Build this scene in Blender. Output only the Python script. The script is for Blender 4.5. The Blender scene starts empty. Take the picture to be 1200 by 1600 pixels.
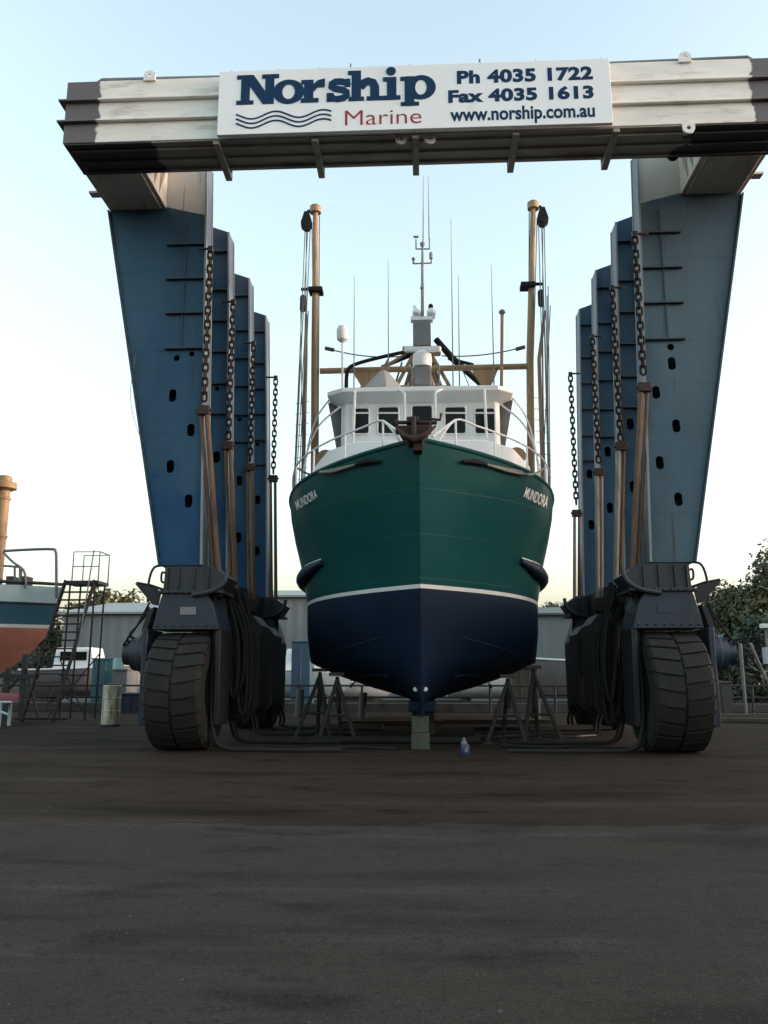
import bpy, bmesh, math, random
from mathutils import Vector, Matrix
from mathutils.geometry import tessellate_polygon
R = math.radians
S = bpy.context.scene
C = S.collection
rnd = random.Random(7)

# ------------------------------------------------------------------ camera
FPX, CAMH = 1295.0, 1.5
PITCH, YAW = math.atan(255/FPX), math.atan(65/FPX*math.cos(math.atan(255/FPX)))
cd = bpy.data.cameras.new('camera'); cam = bpy.data.objects.new('camera', cd); C.objects.link(cam)
cam.location = (0, 0, CAMH); cam.rotation_euler = (math.pi/2+PITCH, 0, YAW)
cd.sensor_fit = 'VERTICAL'; cd.sensor_height = 24; cd.lens = 24*FPX/1600
cd.clip_start = .1; cd.clip_end = 4000
S.camera = cam
F_ = Vector((-math.sin(YAW)*math.cos(PITCH), math.cos(YAW)*math.cos(PITCH), math.sin(PITCH)))
R_ = Vector((math.cos(YAW), math.sin(YAW), 0)); U_ = R_.cross(F_)
def at(px, py, Y):                       # measured photo pixel -> point at depth Y
    d = F_ + R_*((px-600)/FPX) - U_*((py-800)/FPX)
    return Vector((0, 0, CAMH)) + d*(Y/d.y)

# ------------------------------------------------------------------ light
SUN_EL, SUN_AZ = R(4), R(93)             # azimuth clockwise from +Y
w = bpy.data.worlds.new('World'); S.world = w; w.use_nodes = True
nt = w.node_tree; bg = nt.nodes['Background']
sky = nt.nodes.new('ShaderNodeTexSky'); sky.sky_type = 'NISHITA'; sky.sun_disc = False
sky.sun_elevation = SUN_EL; sky.sun_rotation = SUN_AZ
sky.air_density = 1.0; sky.dust_density = 4.0; sky.ozone_density = 1.5
hs = nt.nodes.new('ShaderNodeHueSaturation'); hs.inputs['Saturation'].default_value = .60; hs.inputs['Hue'].default_value = .475; hs.inputs['Value'].default_value = 1.0
nt.links.new(sky.outputs[0], hs.inputs['Color']); nt.links.new(hs.outputs[0], bg.inputs[0]); bg.inputs[1].default_value = .15
sl = bpy.data.lights.new('sun', 'SUN'); sl.energy = .28; sl.angle = R(.6); sl.color = (1, .78, .52)
so = bpy.data.objects.new('sun', sl); C.objects.link(so)
sd = Vector((math.sin(SUN_AZ)*math.cos(SUN_EL), math.cos(SUN_AZ)*math.cos(SUN_EL), math.sin(SUN_EL)))
so.rotation_euler = sd.to_track_quat('Z', 'Y').to_euler(); so.location = (60, -10, 30)
S.view_settings.view_transform = 'Standard'; S.view_settings.look = 'None'
S.view_settings.gamma = 1; S.view_settings.exposure = 3.0

# ------------------------------------------------------------------ materials
def mat(name, col, rough=.6, metal=0, var=.18, scale=2.5, bump=0, bscale=40, col2=None, thr=(.5, .62), nscale=1.2,
        stretch=(1, 1, 1), spec=.5, col3=None, thr3=(.6, .66), n3=6, stretch3=(1, 1, 1)):
    m = bpy.data.materials.new(name); m.use_nodes = True
    t = m.node_tree; N, L = t.nodes, t.links; b = N['Principled BSDF']
    tc = N.new('ShaderNodeTexCoord')
    def noise(sc, st, det=6):
        mp = N.new('ShaderNodeMapping'); mp.inputs['Scale'].default_value = st
        L.new(tc.outputs['Object'], mp.inputs[0])
        n = N.new('ShaderNodeTexNoise'); n.inputs['Scale'].default_value = sc; n.inputs['Detail'].default_value = det
        n.inputs['Roughness'].default_value = .62
        L.new(mp.outputs[0], n.inputs['Vector']); return n
    def mixc(fac, a, c):
        mx = N.new('ShaderNodeMix'); mx.data_type = 'RGBA'
        L.new(fac, mx.inputs[0])
        for s, v in ((6, a), (7, c)):
            if isinstance(v, tuple): mx.inputs[s].default_value = (*v, 1)
            else: L.new(v, mx.inputs[s])
        return mx.outputs[2]
    def ramp(v, lo, hi):
        mr = N.new('ShaderNodeMapRange'); mr.inputs[1].default_value = lo; mr.inputs[2].default_value = hi
        L.new(v, mr.inputs[0]); return mr.outputs[0]
    n1 = noise(scale, stretch)
    c = mixc(ramp(n1.outputs[0], .25, .75), tuple(x*(1-var) for x in col), tuple(min(1, x*(1+var)) for x in col))
    if col2: c = mixc(ramp(noise(nscale, stretch, 8).outputs[0], *thr), c, col2)
    if col3: c = mixc(ramp(noise(n3, stretch3, 8).outputs[0], *thr3), c, col3)
    L.new(c, b.inputs['Base Color'])
    mr = N.new('ShaderNodeMapRange'); mr.inputs[3].default_value = max(.05, rough-.12); mr.inputs[4].default_value = min(1, rough+.12)
    L.new(n1.outputs[0], mr.inputs[0]); L.new(mr.outputs[0], b.inputs['Roughness'])
    b.inputs['Metallic'].default_value = metal; b.inputs['Specular IOR Level'].default_value = spec
    if bump:
        nb = noise(bscale, (1, 1, 1), 4); bp = N.new('ShaderNodeBump'); bp.inputs['Strength'].default_value = bump
        bp.inputs['Distance'].default_value = .05
        L.new(nb.outputs[0], bp.inputs['Height']); L.new(bp.outputs[0], b.inputs['Normal'])
    m['h'] = 1
    m_tools[name] = (t, b, c, noise, mixc, ramp, tc)
    return m
m_tools = {}
def mask_pos(name, expr_axis, terms, lo, hi, nz, col, nsc=2.0, var=.12):
    """extra paint region: sum(coef*axis or |x|)+noise thresholded -> col (true paint boundary in object space)"""
    t, b, c, noise, mixc, ramp, tc = m_tools[name]; N, L = t.nodes, t.links
    sx = N.new('ShaderNodeSeparateXYZ'); L.new(tc.outputs['Object'], sx.inputs[0])
    tot = None
    for ax, k in terms:
        src = sx.outputs['XYZ'.index(ax[-1])]
        if ax[0] == '|':
            ab = N.new('ShaderNodeMath'); ab.operation = 'ABSOLUTE'; L.new(src, ab.inputs[0]); src = ab.outputs[0]
        mu = N.new('ShaderNodeMath'); mu.operation = 'MULTIPLY'; L.new(src, mu.inputs[0]); mu.inputs[1].default_value = k
        if tot is None: tot = mu.outputs[0]
        else:
            ad = N.new('ShaderNodeMath'); L.new(tot, ad.inputs[0]); L.new(mu.outputs[0], ad.inputs[1]); tot = ad.outputs[0]
    n = noise(nsc, (1, 1, 1), 8)
    mu = N.new('ShaderNodeMath'); mu.operation = 'MULTIPLY_ADD'; L.new(n.outputs[0], mu.inputs[0]); mu.inputs[1].default_value = nz*2; mu.inputs[2].default_value = -nz
    ad = N.new('ShaderNodeMath'); L.new(tot, ad.inputs[0]); L.new(mu.outputs[0], ad.inputs[1])
    n2 = noise(1.7, (1, 1, 1))
    c2 = mixc(n2.outputs[0], tuple(x*(1-var) for x in col), tuple(min(1, x*(1+var)) for x in col))
    out = mixc(ramp(ad.outputs[0], lo, hi), c, c2)
    L.new(out, b.inputs['Base Color'])
    m_tools[name] = (t, b, out, noise, mixc, ramp, tc)

M = {}
M['beam'] = mat('beam', (.78, .765, .71), .55, var=.14, scale=1.5, col2=(.42, .36, .29), thr=(.53, .76), nscale=2.2, stretch=(.5, 1, 2.5), bump=.06, bscale=25,
                col3=(.2, .1, .05), thr3=(.7, .78), n3=5, stretch3=(1.6, 1, .6))
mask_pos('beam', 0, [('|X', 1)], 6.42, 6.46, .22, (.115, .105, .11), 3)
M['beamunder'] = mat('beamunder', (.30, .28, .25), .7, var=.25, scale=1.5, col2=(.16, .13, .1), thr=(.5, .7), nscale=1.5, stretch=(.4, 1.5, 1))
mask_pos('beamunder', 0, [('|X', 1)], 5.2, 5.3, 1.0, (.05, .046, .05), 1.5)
M['arm'] = mat('arm', (.56, .52, .45), .6, var=.12, scale=2, col2=(.3, .27, .22), thr=(.5, .75), nscale=2, stretch=(2, .5, 1), bump=.05)
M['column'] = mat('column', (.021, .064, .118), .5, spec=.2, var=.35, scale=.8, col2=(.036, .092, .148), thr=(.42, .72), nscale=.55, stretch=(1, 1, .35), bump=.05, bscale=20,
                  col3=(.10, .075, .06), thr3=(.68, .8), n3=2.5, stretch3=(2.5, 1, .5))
mask_pos('column', 0, [('Z', -1)], -5.75, -5.2, 1.3, (.012, .054, .125), 1.2, .3)
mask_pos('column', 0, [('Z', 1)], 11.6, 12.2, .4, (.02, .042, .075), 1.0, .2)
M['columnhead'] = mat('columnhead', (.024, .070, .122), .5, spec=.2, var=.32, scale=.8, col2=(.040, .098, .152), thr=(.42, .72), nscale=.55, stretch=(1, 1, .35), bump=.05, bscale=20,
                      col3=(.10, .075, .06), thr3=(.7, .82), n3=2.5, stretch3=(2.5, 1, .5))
mask_pos('columnhead', 0, [('Z', -1)], -5.75, -5.2, 1.4, (.012, .058, .135), 1.2, .3)
mask_pos('columnhead', 0, [('Z', 1), ('|X', -.25)], 10.535, 10.545, .03, (.5, .48, .43), 3, .15)
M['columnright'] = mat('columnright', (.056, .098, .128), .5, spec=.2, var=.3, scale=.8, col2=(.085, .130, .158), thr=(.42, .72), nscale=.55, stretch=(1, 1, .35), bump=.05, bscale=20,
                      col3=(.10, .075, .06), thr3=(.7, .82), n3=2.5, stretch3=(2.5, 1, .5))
mask_pos('columnright', 0, [('Z', 1), ('|X', -.25)], 10.535, 10.545, .03, (.5, .48, .43), 3, .15)
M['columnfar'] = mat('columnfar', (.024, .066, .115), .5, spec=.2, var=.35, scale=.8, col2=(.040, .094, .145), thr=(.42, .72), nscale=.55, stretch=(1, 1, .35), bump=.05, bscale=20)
M['flange'] = mat('flange', (.20, .225, .25), .5, var=.2, scale=2, col2=(.16, .11, .07), thr=(.55, .75), nscale=2, stretch=(1, 1, .4))
M['flangeface'] = mat('flangeface', (.075, .10, .125), .5, var=.2, scale=2, col2=(.10, .065, .04), thr=(.55, .75), nscale=2, stretch=(1, 1, .4))
M['rib'] = mat('rib', (.022, .04, .058), .6, var=.2)
M['steel'] = mat('steel', (.022, .028, .034), .55, var=.3, scale=2, col2=(.016, .014, .013), thr=(.5, .7), nscale=2, bump=.08)
M['bluesteel'] = mat('bluesteel', (.014, .026, .046), .5, var=.3, scale=2, col2=(.015, .017, .02), thr=(.52, .7), nscale=1.6, bump=.08)
M['darksteel'] = mat('darksteel', (.010, .011, .0125), .6, var=.3, scale=3, bump=.1)
M['rubber'] = mat('rubber', (.0095, .0088, .008), .85, var=.25, scale=2, col2=(.021, .0175, .0145), thr=(.5, .75), nscale=2.5, bump=.15, bscale=30)
M['chain'] = mat('chain', (.016, .012, .011), .75, metal=0, var=.35, scale=6, spec=.25)
M['sling'] = mat('sling', (.135, .082, .048), .8, var=.3, scale=3, col2=(.055, .04, .03), thr=(.52, .72), nscale=2.2, stretch=(3, 3, .6))
M['slingpale'] = mat('slingpale', (.27, .245, .21), .8, var=.25, scale=3, col2=(.15, .12, .1), thr=(.5, .7), nscale=2.2, stretch=(3, 3, .6))
M['slingdark'] = mat('slingdark', (.010, .009, .0085), .85, var=.35, scale=3)
M['rust'] = mat('rust', (.036, .019, .016), .8, var=.35, scale=5, bump=.2)
M['signwhite'] = mat('signwhite', (.80, .84, .85), .35, var=.03, scale=.8, col2=(.68, .69, .67), thr=(.6, .85), nscale=1.5, stretch=(1, 1, .4))
M['navyink'] = mat('navyink', (.010, .040, .095), .8, var=.06, spec=.15)
M['redink'] = mat('redink', (.30, .045, .05), .8, var=.06, spec=.15)
M['green'] = mat('green', (.0035, .064, .062), .36, spec=.3, var=.10, scale=.7, col2=(.005, .074, .071), thr=(.5, .7), nscale=.6, bump=.035, bscale=1.4)
M['antifoul'] = mat('antifoul', (.0018, .0135, .036), .6, spec=.3, var=.2, scale=.8, col2=(.006, .014, .034), thr=(.52, .72), nscale=.9, bump=.03, bscale=8)
M['stripe'] = mat('stripe', (.72, .72, .70), .4, var=.06)
M['boatwhite'] = mat('boatwhite', (.78, .80, .80), .35, var=.04, scale=1.2, col2=(.62, .6, .54), thr=(.62, .85), nscale=1.4, stretch=(1.5, 1.5, .5))
M['boatcream'] = mat('boatcream', (.74, .70, .62), .4, var=.05, scale=1.2)
M['rail'] = mat('rail', (.72, .72, .70), .35, var=.1, scale=4)
M['tan'] = mat('tan', (.29, .185, .095), .6, var=.28, scale=2, col2=(.17, .11, .065), thr=(.55, .72), nscale=2.5, stretch=(2, 2, .4))
M['wire'] = mat('wire', (.09, .085, .08), .5, metal=.3, var=.2)
M['rope'] = mat('rope', (.22, .20, .165), .9, var=.25, scale=12)
M['black'] = mat('black', (.009, .009, .0095), .75, var=.3, spec=.25)
M['standsteel'] = mat('standsteel', (.026, .027, .029), .7, var=.3, scale=3, col2=(.03, .022, .018), thr=(.5, .65))
M['greypaint'] = mat('greypaint', (.17, .17, .175), .6, var=.15, scale=3)
M['canvas'] = mat('canvas', (.32, .32, .31), .85, var=.15, scale=3, bump=.2, bscale=6)
M['timber'] = mat('timber', (.06, .06, .045), .9, var=.4, scale=3, col2=(.04, .07, .04), thr=(.5, .65), nscale=3, stretch=(4, 4, .6), bump=.3, bscale=12)
M['wood'] = mat('wood', (.075, .062, .05), .9, var=.3, scale=3, stretch=(.5, 4, 4), bump=.2, bscale=14)
M['shed'] = mat('shed', (.15, .165, .17), .55, var=.1, scale=.5, col2=(.11, .12, .12), thr=(.5, .75), nscale=.4, stretch=(1, 1, .2))
M['roof'] = mat('roof', (.19, .215, .21), .5, var=.12, scale=.4)
M['roofdark'] = mat('roofdark', (.05, .065, .06), .6, var=.2, scale=.5)
M['redhull'] = mat('redhull', (.56, .20, .14), .6, var=.15, scale=.8, col2=(.42, .15, .11), thr=(.5, .7), nscale=1)
M['tealhull'] = mat('tealhull', (.035, .105, .15), .4, var=.12, scale=.8)
M['palehull'] = mat('palehull', (.46, .58, .59), .4, var=.12, scale=.8)
M['navy'] = mat('navy', (.012, .02, .055), .5, var=.2)
M['cyan'] = mat('cyan', (.06, .15, .18), .5, var=.15)
M['drum'] = mat('drum', (.5, .48, .38), .5, var=.15, scale=2, col2=(.17, .14, .06), thr=(.46, .62), nscale=2.6, stretch=(1.5, 1.5, .35))
M['leaf'] = mat('leaf', (.062, .062, .022), .7, var=.5, scale=.7, col2=(.092, .086, .032), thr=(.55, .7), nscale=1.6)
M['leafdark'] = mat('leafdark', (.035, .05, .028), .7, var=.5, scale=.7)
M['bark'] = mat('bark', (.09, .07, .055), .9, var=.3, scale=4, stretch=(3, 3, .5))
M['concrete'] = mat('concrete', (.085, .08, .075), .9, var=.25, scale=1.5, col2=(.04, .037, .034), thr=(.5, .7), nscale=1.5)
M['tin'] = mat('tin', (.02, .03, .09), .4, var=.15)
M['tinwhite'] = mat('tinwhite', (.16, .165, .18), .4, var=.1)
M['stone'] = mat('stone', (.06, .056, .05), .9, var=.4, scale=2)
def seams(name, sc=1.0, strength=.25, ax=(1, 2), dirt=(.055, .05, .042), scuff=(.05, .085, .08), dt=(.66, .80), st=(5, 1.6, .22)):
    t, b, c, noise, mixc, ramp, tc = m_tools[name]; N, L = t.nodes, t.links
    sx = N.new('ShaderNodeSeparateXYZ'); L.new(tc.outputs['Object'], sx.inputs[0]); cx = N.new('ShaderNodeCombineXYZ')
    L.new(sx.outputs[ax[0]], cx.inputs[0]); L.new(sx.outputs[ax[1]], cx.inputs[1])
    br = N.new('ShaderNodeTexBrick'); br.inputs['Scale'].default_value = sc; br.inputs['Mortar Size'].default_value = .006; br.inputs['Mortar Smooth'].default_value = 1
    br.inputs['Brick Width'].default_value = 2.1; br.inputs['Row Height'].default_value = .85; L.new(cx.outputs[0], br.inputs['Vector'])
    n = noise(1.1, (1, 1, 1), 2); ad = N.new('ShaderNodeMath'); ad.operation = 'MULTIPLY_ADD'; ad.inputs[1].default_value = -.35; L.new(br.outputs['Fac'], ad.inputs[0]); L.new(n.outputs[0], ad.inputs[2])
    bp = N.new('ShaderNodeBump'); bp.inputs['Strength'].default_value = strength; bp.inputs['Distance'].default_value = .03; L.new(ad.outputs[0], bp.inputs['Height']); L.new(bp.outputs[0], b.inputs['Normal'])
    # scuffs and weeping streaks: dirt of the plating itself
    c = mixc(ramp(noise(2.6, st, 9).outputs[0], *dt), c, dirt)
    c = mixc(ramp(noise(7, (1, 1, 3.5), 9).outputs[0], .70, .76), c, scuff)
    L.new(c, b.inputs['Base Color'])
seams('green', dt=(.63, .78)); seams('antifoul', 1.0, .2)
for nm in ('column', 'columnhead', 'columnright', 'columnfar'): seams(nm, .9, .5, (0, 2), (.05, .036, .026), (.10, .14, .165), (.62, .76), (3.2, 1, .16))
for nm, d in (('boatwhite', (.42, .33, .22)),): seams(nm, 1.3, .12, (0, 2), d, (.6, .58, .52), (.66, .80), (4, 4, .3))
for nm in ('steel', 'bluesteel'): seams(nm, 2.5, .3, (0, 2), (.03, .02, .014), (.045, .05, .052), (.6, .74), (2.5, 1, .3))
def glass(name, col):
    m = bpy.data.materials.new(name); m.use_nodes = True; b = m.node_tree.nodes['Principled BSDF']
    t = m.node_tree; n = t.nodes.new('ShaderNodeTexNoise'); n.inputs['Scale'].default_value = 1.5
    mx = t.nodes.new('ShaderNodeMix'); mx.data_type = 'RGBA'; mx.inputs[6].default_value = (*col, 1); mx.inputs[7].default_value = (*[x*1.8 for x in col], 1)
    t.links.new(n.outputs[0], mx.inputs[0]); t.links.new(mx.outputs[2], b.inputs['Base Color'])
    b.inputs['Roughness'].default_value = .12; b.inputs['Specular IOR Level'].default_value = .12
    return m
M['glass'] = glass('glass', (.008, .009, .010))

# ------------------------------------------------------------------ mesh builder
class MB:
    def __init__(s): s.v = []; s.f = []; s.mi = []; s.cur = 0
    def add(s, vs, fs):
        k = len(s.v); s.v += [tuple(v) for v in vs]
        for f in fs: s.f.append([k+i for i in f]); s.mi.append(s.cur)
    def box(s, x0, x1, y0, y1, z0, z1):
        s.hexa([(x0, y0, z0), (x1, y0, z0), (x1, y1, z0), (x0, y1, z0), (x0, y0, z1), (x1, y0, z1), (x1, y1, z1), (x0, y1, z1)]); return s
    def hexa(s, p):
        s.add(p, [(0, 3, 2, 1), (4, 5, 6, 7), (0, 1, 5, 4), (1, 2, 6, 5), (2, 3, 7, 6), (3, 0, 4, 7)]); return s
    def bar(s, a, b, wx, wy, up=(0, 0, 1)):
        a, b = Vector(a), Vector(b); d = (b-a).normalized(); u = Vector(up)
        if abs(d.dot(u)) > .98: u = Vector((0, 1, 0))
        x = d.cross(u).normalized()*(wx/2); y = x.cross(d).normalized()*(wy/2)
        s.hexa([a-x-y, a+x-y, a+x+y, a-x+y, b-x-y, b+x-y, b+x+y, b-x+y]); return s
    def prism_xz(s, poly, y0, y1):
        n = len(poly); vs = [(x, y0, z) for x, z in poly]+[(x, y1, z) for x, z in poly]
        tri = tessellate_polygon([[Vector((x, z, 0)) for x, z in poly]])
        s.add(vs, [t for t in tri]+[tuple(n+i for i in reversed(t)) for t in tri]+[(i, (i+1) % n, n+(i+1) % n, n+i) for i in range(n)]); return s
    def prism_xy(s, poly, z0, z1, top=True):
        n = len(poly); vs = [(x, y, z0) for x, y in poly]+[(x, y, z1) for x, y in poly]
        fs = [(i, (i+1) % n, n+(i+1) % n, n+i) for i in range(n)]
        if top: fs += [tuple(range(n-1, -1, -1)), tuple(range(n, 2*n))]
        s.add(vs, fs); return s
    def tube(s, pts, r, seg=8, closed=False, cap=True):
        pts = [Vector(p) for p in pts]; n = len(pts); rr = r if isinstance(r, (list, tuple)) else [r]*n
        rings = []; prev = None
        for i in range(n):
            if closed: d = pts[(i+1) % n]-pts[i-1]
            else: d = pts[min(i+1, n-1)]-pts[max(i-1, 0)]
            d.normalize()
            if prev is None: x = d.orthogonal().normalized()
            else: x = (prev-d*prev.dot(d)).normalized()
            prev = x; y = d.cross(x)
            rings.append([pts[i]+(x*math.cos(2*math.pi*j/seg)+y*math.sin(2*math.pi*j/seg))*rr[i] for j in range(seg)])
        vs = [v for q in rings for v in q]; fs = []
        for i in range(n if closed else n-1):
            a, b = i*seg, ((i+1) % n)*seg
            for j in range(seg): fs.append((a+j, a+(j+1) % seg, b+(j+1) % seg, b+j))
        if cap and not closed: fs += [tuple(range(seg-1, -1, -1)), tuple(range((n-1)*seg, n*seg))]
        s.add(vs, fs); return s
    def lathe(s, prof, o, axis='Z', seg=24, closed=False):
        o = Vector(o); vs = []; n = len(prof)
        for j in range(seg):
            a = 2*math.pi*j/seg; c, q = math.cos(a), math.sin(a)
            for r, h in prof:
                p = {'Z': (r*c, r*q, h), 'X': (h, r*c, r*q), 'Y': (r*q, h, r*c)}[axis]
                vs.append(o+Vector(p))
        fs = []
        for j in range(seg):
            k = (j+1) % seg
            for i in range(n if closed else n-1):
                i2 = (i+1) % n
                fs.append((j*n+i, k*n+i, k*n+i2, j*n+i2))
        if not closed: fs += [tuple(j*n for j in range(seg-1, -1, -1)), tuple(j*n+n-1 for j in range(seg))]
        s.add(vs, fs); return s
    def grid(s, rows):
        n = len(rows[0]); vs = [p for r in rows for p in r]
        s.add(vs, [(i*n+j, i*n+j+1, (i+1)*n+j+1, (i+1)*n+j) for i in range(len(rows)-1) for j in range(n-1)]); return s
    def build(s, name, mats, parent=None, bevel=0, smooth=35, fix=True, weld=0):
        if not isinstance(mats, (list, tuple)): mats = [mats]
        off = Vector((0, 0, 0))
        p = parent
        while p is not None: off += Vector(p.location); p = p.parent
        me = bpy.data.meshes.new(name)
        me.from_pydata([tuple(Vector(v)-off) for v in s.v], [], s.f)
        for m in mats: me.materials.append(m)
        me.polygons.foreach_set('material_index', s.mi)
        if fix:
            bm = bmesh.new(); bm.from_mesh(me)
            if weld: bmesh.ops.remove_doubles(bm, verts=bm.verts, dist=weld)
            bmesh.ops.recalc_face_normals(bm, faces=bm.faces); bm.to_mesh(me); bm.free()
        if smooth:
            me.polygons.foreach_set('use_smooth', [True]*len(me.polygons)); me.set_sharp_from_angle(angle=R(smooth))
        o = bpy.data.objects.new(name, me); C.objects.link(o)
        if parent: o.parent = parent
        if bevel:
            b = o.modifiers.new('bevel', 'BEVEL'); b.width = bevel; b.segments = 2; b.limit_method = 'ANGLE'; b.angle_limit = R(40)
        return o
def thing(name, label, cat, loc, group=None):
    o = bpy.data.objects.new(name, None); C.objects.link(o); o.location = loc; o.empty_display_size = .3
    return tag(o, label, cat, group)
def tag(o, label, cat, group=None):
    o['label'] = label; o['category'] = cat
    if group: o['group'] = group
    return o
def struct(o, kind='structure'):
    o['kind'] = kind; return o
def rebase(o, loc):
    """move a one-mesh thing's origin to its base"""
    loc = Vector(loc); o.data.transform(Matrix.Translation(-loc)); o.location = loc; return o
def sag(a, b, d, n=14):
    a, b = Vector(a), Vector(b)
    return [a.lerp(b, i/n)-Vector((0, 0, d*4*(i/n)*(1-i/n))) for i in range(n+1)]
def smoothline(pts, n=6):
    pts = [Vector(p) for p in pts]; out = []
    for i in range(len(pts)-1):
        p0, p1, p2, p3 = pts[max(i-1, 0)], pts[i], pts[i+1], pts[min(i+2, len(pts)-1)]
        for k in range(n):
            t = k/n
            out.append(.5*((2*p1)+(p2-p0)*t+(2*p0-5*p1+4*p2-p3)*t*t+(3*p1-p0-3*p2+p3)*t**3))
    return out+[pts[-1]]

# ------------------------------------------------------------------ ground
def ground_mat(name, base, brown, dark, pale, sc, bump):
    m = mat(name, base, .92, var=.22, scale=sc, col2=brown, thr=(.42, .62), nscale=.35, stretch=(.45, 1, 1), bump=bump, bscale=60, spec=.06,
            col3=dark, thr3=(.52, .68), n3=.7, stretch3=(.3, 1, 1))
    t, b, c, noise, mixc, ramp, tc = m_tools[name]
    c = mixc(ramp(noise(.5, (.25, 1.5, 1), 9).outputs[0], .56, .68), c, pale)
    c = mixc(ramp(noise(1.6, (.5, 1, 1), 10).outputs[0], .55, .70), c, dark)
    c = mixc(ramp(noise(60, (1, 1, 1), 3).outputs[0], .56, .68), c, tuple(x*1.6 for x in base))
    c = mixc(ramp(noise(34, (1, 1, 1), 4).outputs[0], .55, .66), c, tuple(x*.62 for x in base))
    c = mixc(ramp(noise(9, (1, 1, 1), 6).outputs[0], .56, .66), c, tuple(x*.75 for x in base))
    t.links.new(c, b.inputs['Base Color'])
    return m
M['asphalt'] = ground_mat('asphalt', (.049, .0450, .0405), (.053, .044, .036), (.018, .016, .0142), (.085, .080, .072), 3, .6)
M['gravel'] = ground_mat('gravel', (.041, .0315, .0240), (.052, .038, .027), (.013, .0100, .0078), (.07, .056, .042), 4, .8)
b = MB(); b.grid([[(x, y, 0) for x in (-900, -40, -10, 0, 10, 40, 900)] for y in (-200, 0, 9, 20, 45, 120, 2500)])
struct(b.build('ground', M['gravel'], fix=False))
edge = [(x, 8.9+.09*math.sin(x*.5)+.06*math.sin(x*2.3+1)+.05*math.sin(x*5.1)+.04*math.sin(x*11.7)) for x in [i*.1-21 for i in range(421)]]
b = MB(); n = len(edge)
b.add([(x, -30, .004) for x, y in edge]+[(x, y, .004) for x, y in edge], [(i, i+1, n+i+1, n+i) for i in range(n-1)])
struct(b.build('asphalt_apron', M['asphalt'], fix=False))
b = MB()
for i in range(420):
    y = rnd.uniform(3.5, 19); x = rnd.uniform(-.62, .62)*y; r = rnd.uniform(.004, .012)*(1.5 if rnd.random() < .06 else 1)
    vs = [Vector(q)*r+Vector((rnd.uniform(-.3, .3)*r, rnd.uniform(-.3, .3)*r, 0)) for q in ((1, 0, 0), (0, 1, 0), (-1, 0, 0), (0, -1, 0), (0, 0, .8), (0, 0, -.4))]
    b.add([v+Vector((x, y, .006)) for v in vs], [(0, 1, 4), (1, 2, 4), (2, 3, 4), (3, 0, 4), (1, 0, 5), (2, 1, 5), (3, 2, 5), (0, 3, 5)])
o = b.build('stones', M['stone'], smooth=0); struct(o, 'stuff'); o['label'] = 'small pale stones scattered over the dark yard surface'; o['category'] = 'stones'

# ------------------------------------------------------------------ travel lift
XC = -.03
YF = [16.95, 19.2, 21.7, 24.2]
lift = thing('boat_hoist', 'towering blue and white mobile boat hoist straddling the green trawler', 'boat hoist', (XC, 17.2, 0))
# cross beam
b = MB()
b.box(XC-7.12, XC+7.12, 14.5, 15.55, 11.93, 13.32)
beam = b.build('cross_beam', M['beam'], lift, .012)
b = MB()
for z in (12.36, 12.83):
    b.box(XC-7.24, XC+7.24, 14.41, 14.498, z, z+.04)
    for sx in (-1, 1):
        x0, x1 = sorted((XC+sx*7.122, XC+sx*7.24)); b.box(x0, x1, 14.502, 15.55, z, z+.04)
b.build('stiffening_rail', M['beam'], beam, .006)
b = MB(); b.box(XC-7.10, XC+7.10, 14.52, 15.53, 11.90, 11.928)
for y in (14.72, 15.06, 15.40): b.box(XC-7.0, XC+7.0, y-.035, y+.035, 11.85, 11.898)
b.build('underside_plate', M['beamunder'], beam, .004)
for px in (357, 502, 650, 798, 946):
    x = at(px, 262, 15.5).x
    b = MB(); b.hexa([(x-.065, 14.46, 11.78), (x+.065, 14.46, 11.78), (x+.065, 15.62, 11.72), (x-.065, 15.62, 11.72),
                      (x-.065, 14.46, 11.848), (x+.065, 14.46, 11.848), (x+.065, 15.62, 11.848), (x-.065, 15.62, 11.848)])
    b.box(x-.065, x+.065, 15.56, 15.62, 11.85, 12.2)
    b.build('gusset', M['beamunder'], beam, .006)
def eye(px, py, Y, up, m):
    p = at(px, py, Y); b = MB()
    ang = [math.pi*i/10 for i in range(11)]; sg = 1 if up else -1
    ro, ri = .12, .042; k = []
    for a in ang: k.append((ro*math.cos(a), ro*math.sin(a)))
    outer = [(-.12, -.1)]+[(-x, z) for x, z in k]+[(.12, -.1)]
    inner = [(ri*math.cos(2*math.pi*i/10), ri*math.sin(2*math.pi*i/10)) for i in range(10)]
    O = [Vector((x, z, 0)) for x, z in outer]; I = [Vector((x, z, 0)) for x, z in inner]
    tri = tessellate_polygon([O, I]); al = outer+inner; n = len(al); no = len(outer)
    vs = [(p.x+x, p.y-.02, p.z+sg*z) for x, z in al]+[(p.x+x, p.y+.02, p.z+sg*z) for x, z in al]
    fs = [t for t in tri]+[tuple(n+i for i in t) for t in tri]
    fs += [(i, (i+1) % no, n+(i+1) % no, n+i) for i in range(no)]
    fs += [(no+i, no+(i+1) % 10, n+no+(i+1) % 10, n+no+i) for i in range(10)]
    b.add(vs, fs); b.build('lifting_eye', m, beam)
eye(234, 119, 14.47, True, M['beam']); eye(1070, 90, 14.47, True, M['beam']); eye(1076, 200, 14.47, False, M['stripe'])
eye(627, 217, 14.6, False, M['stripe']); eye(672, 216, 14.6, False, M['stripe']); eye(1051, 243, 15.5, False, M['darksteel'])
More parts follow.
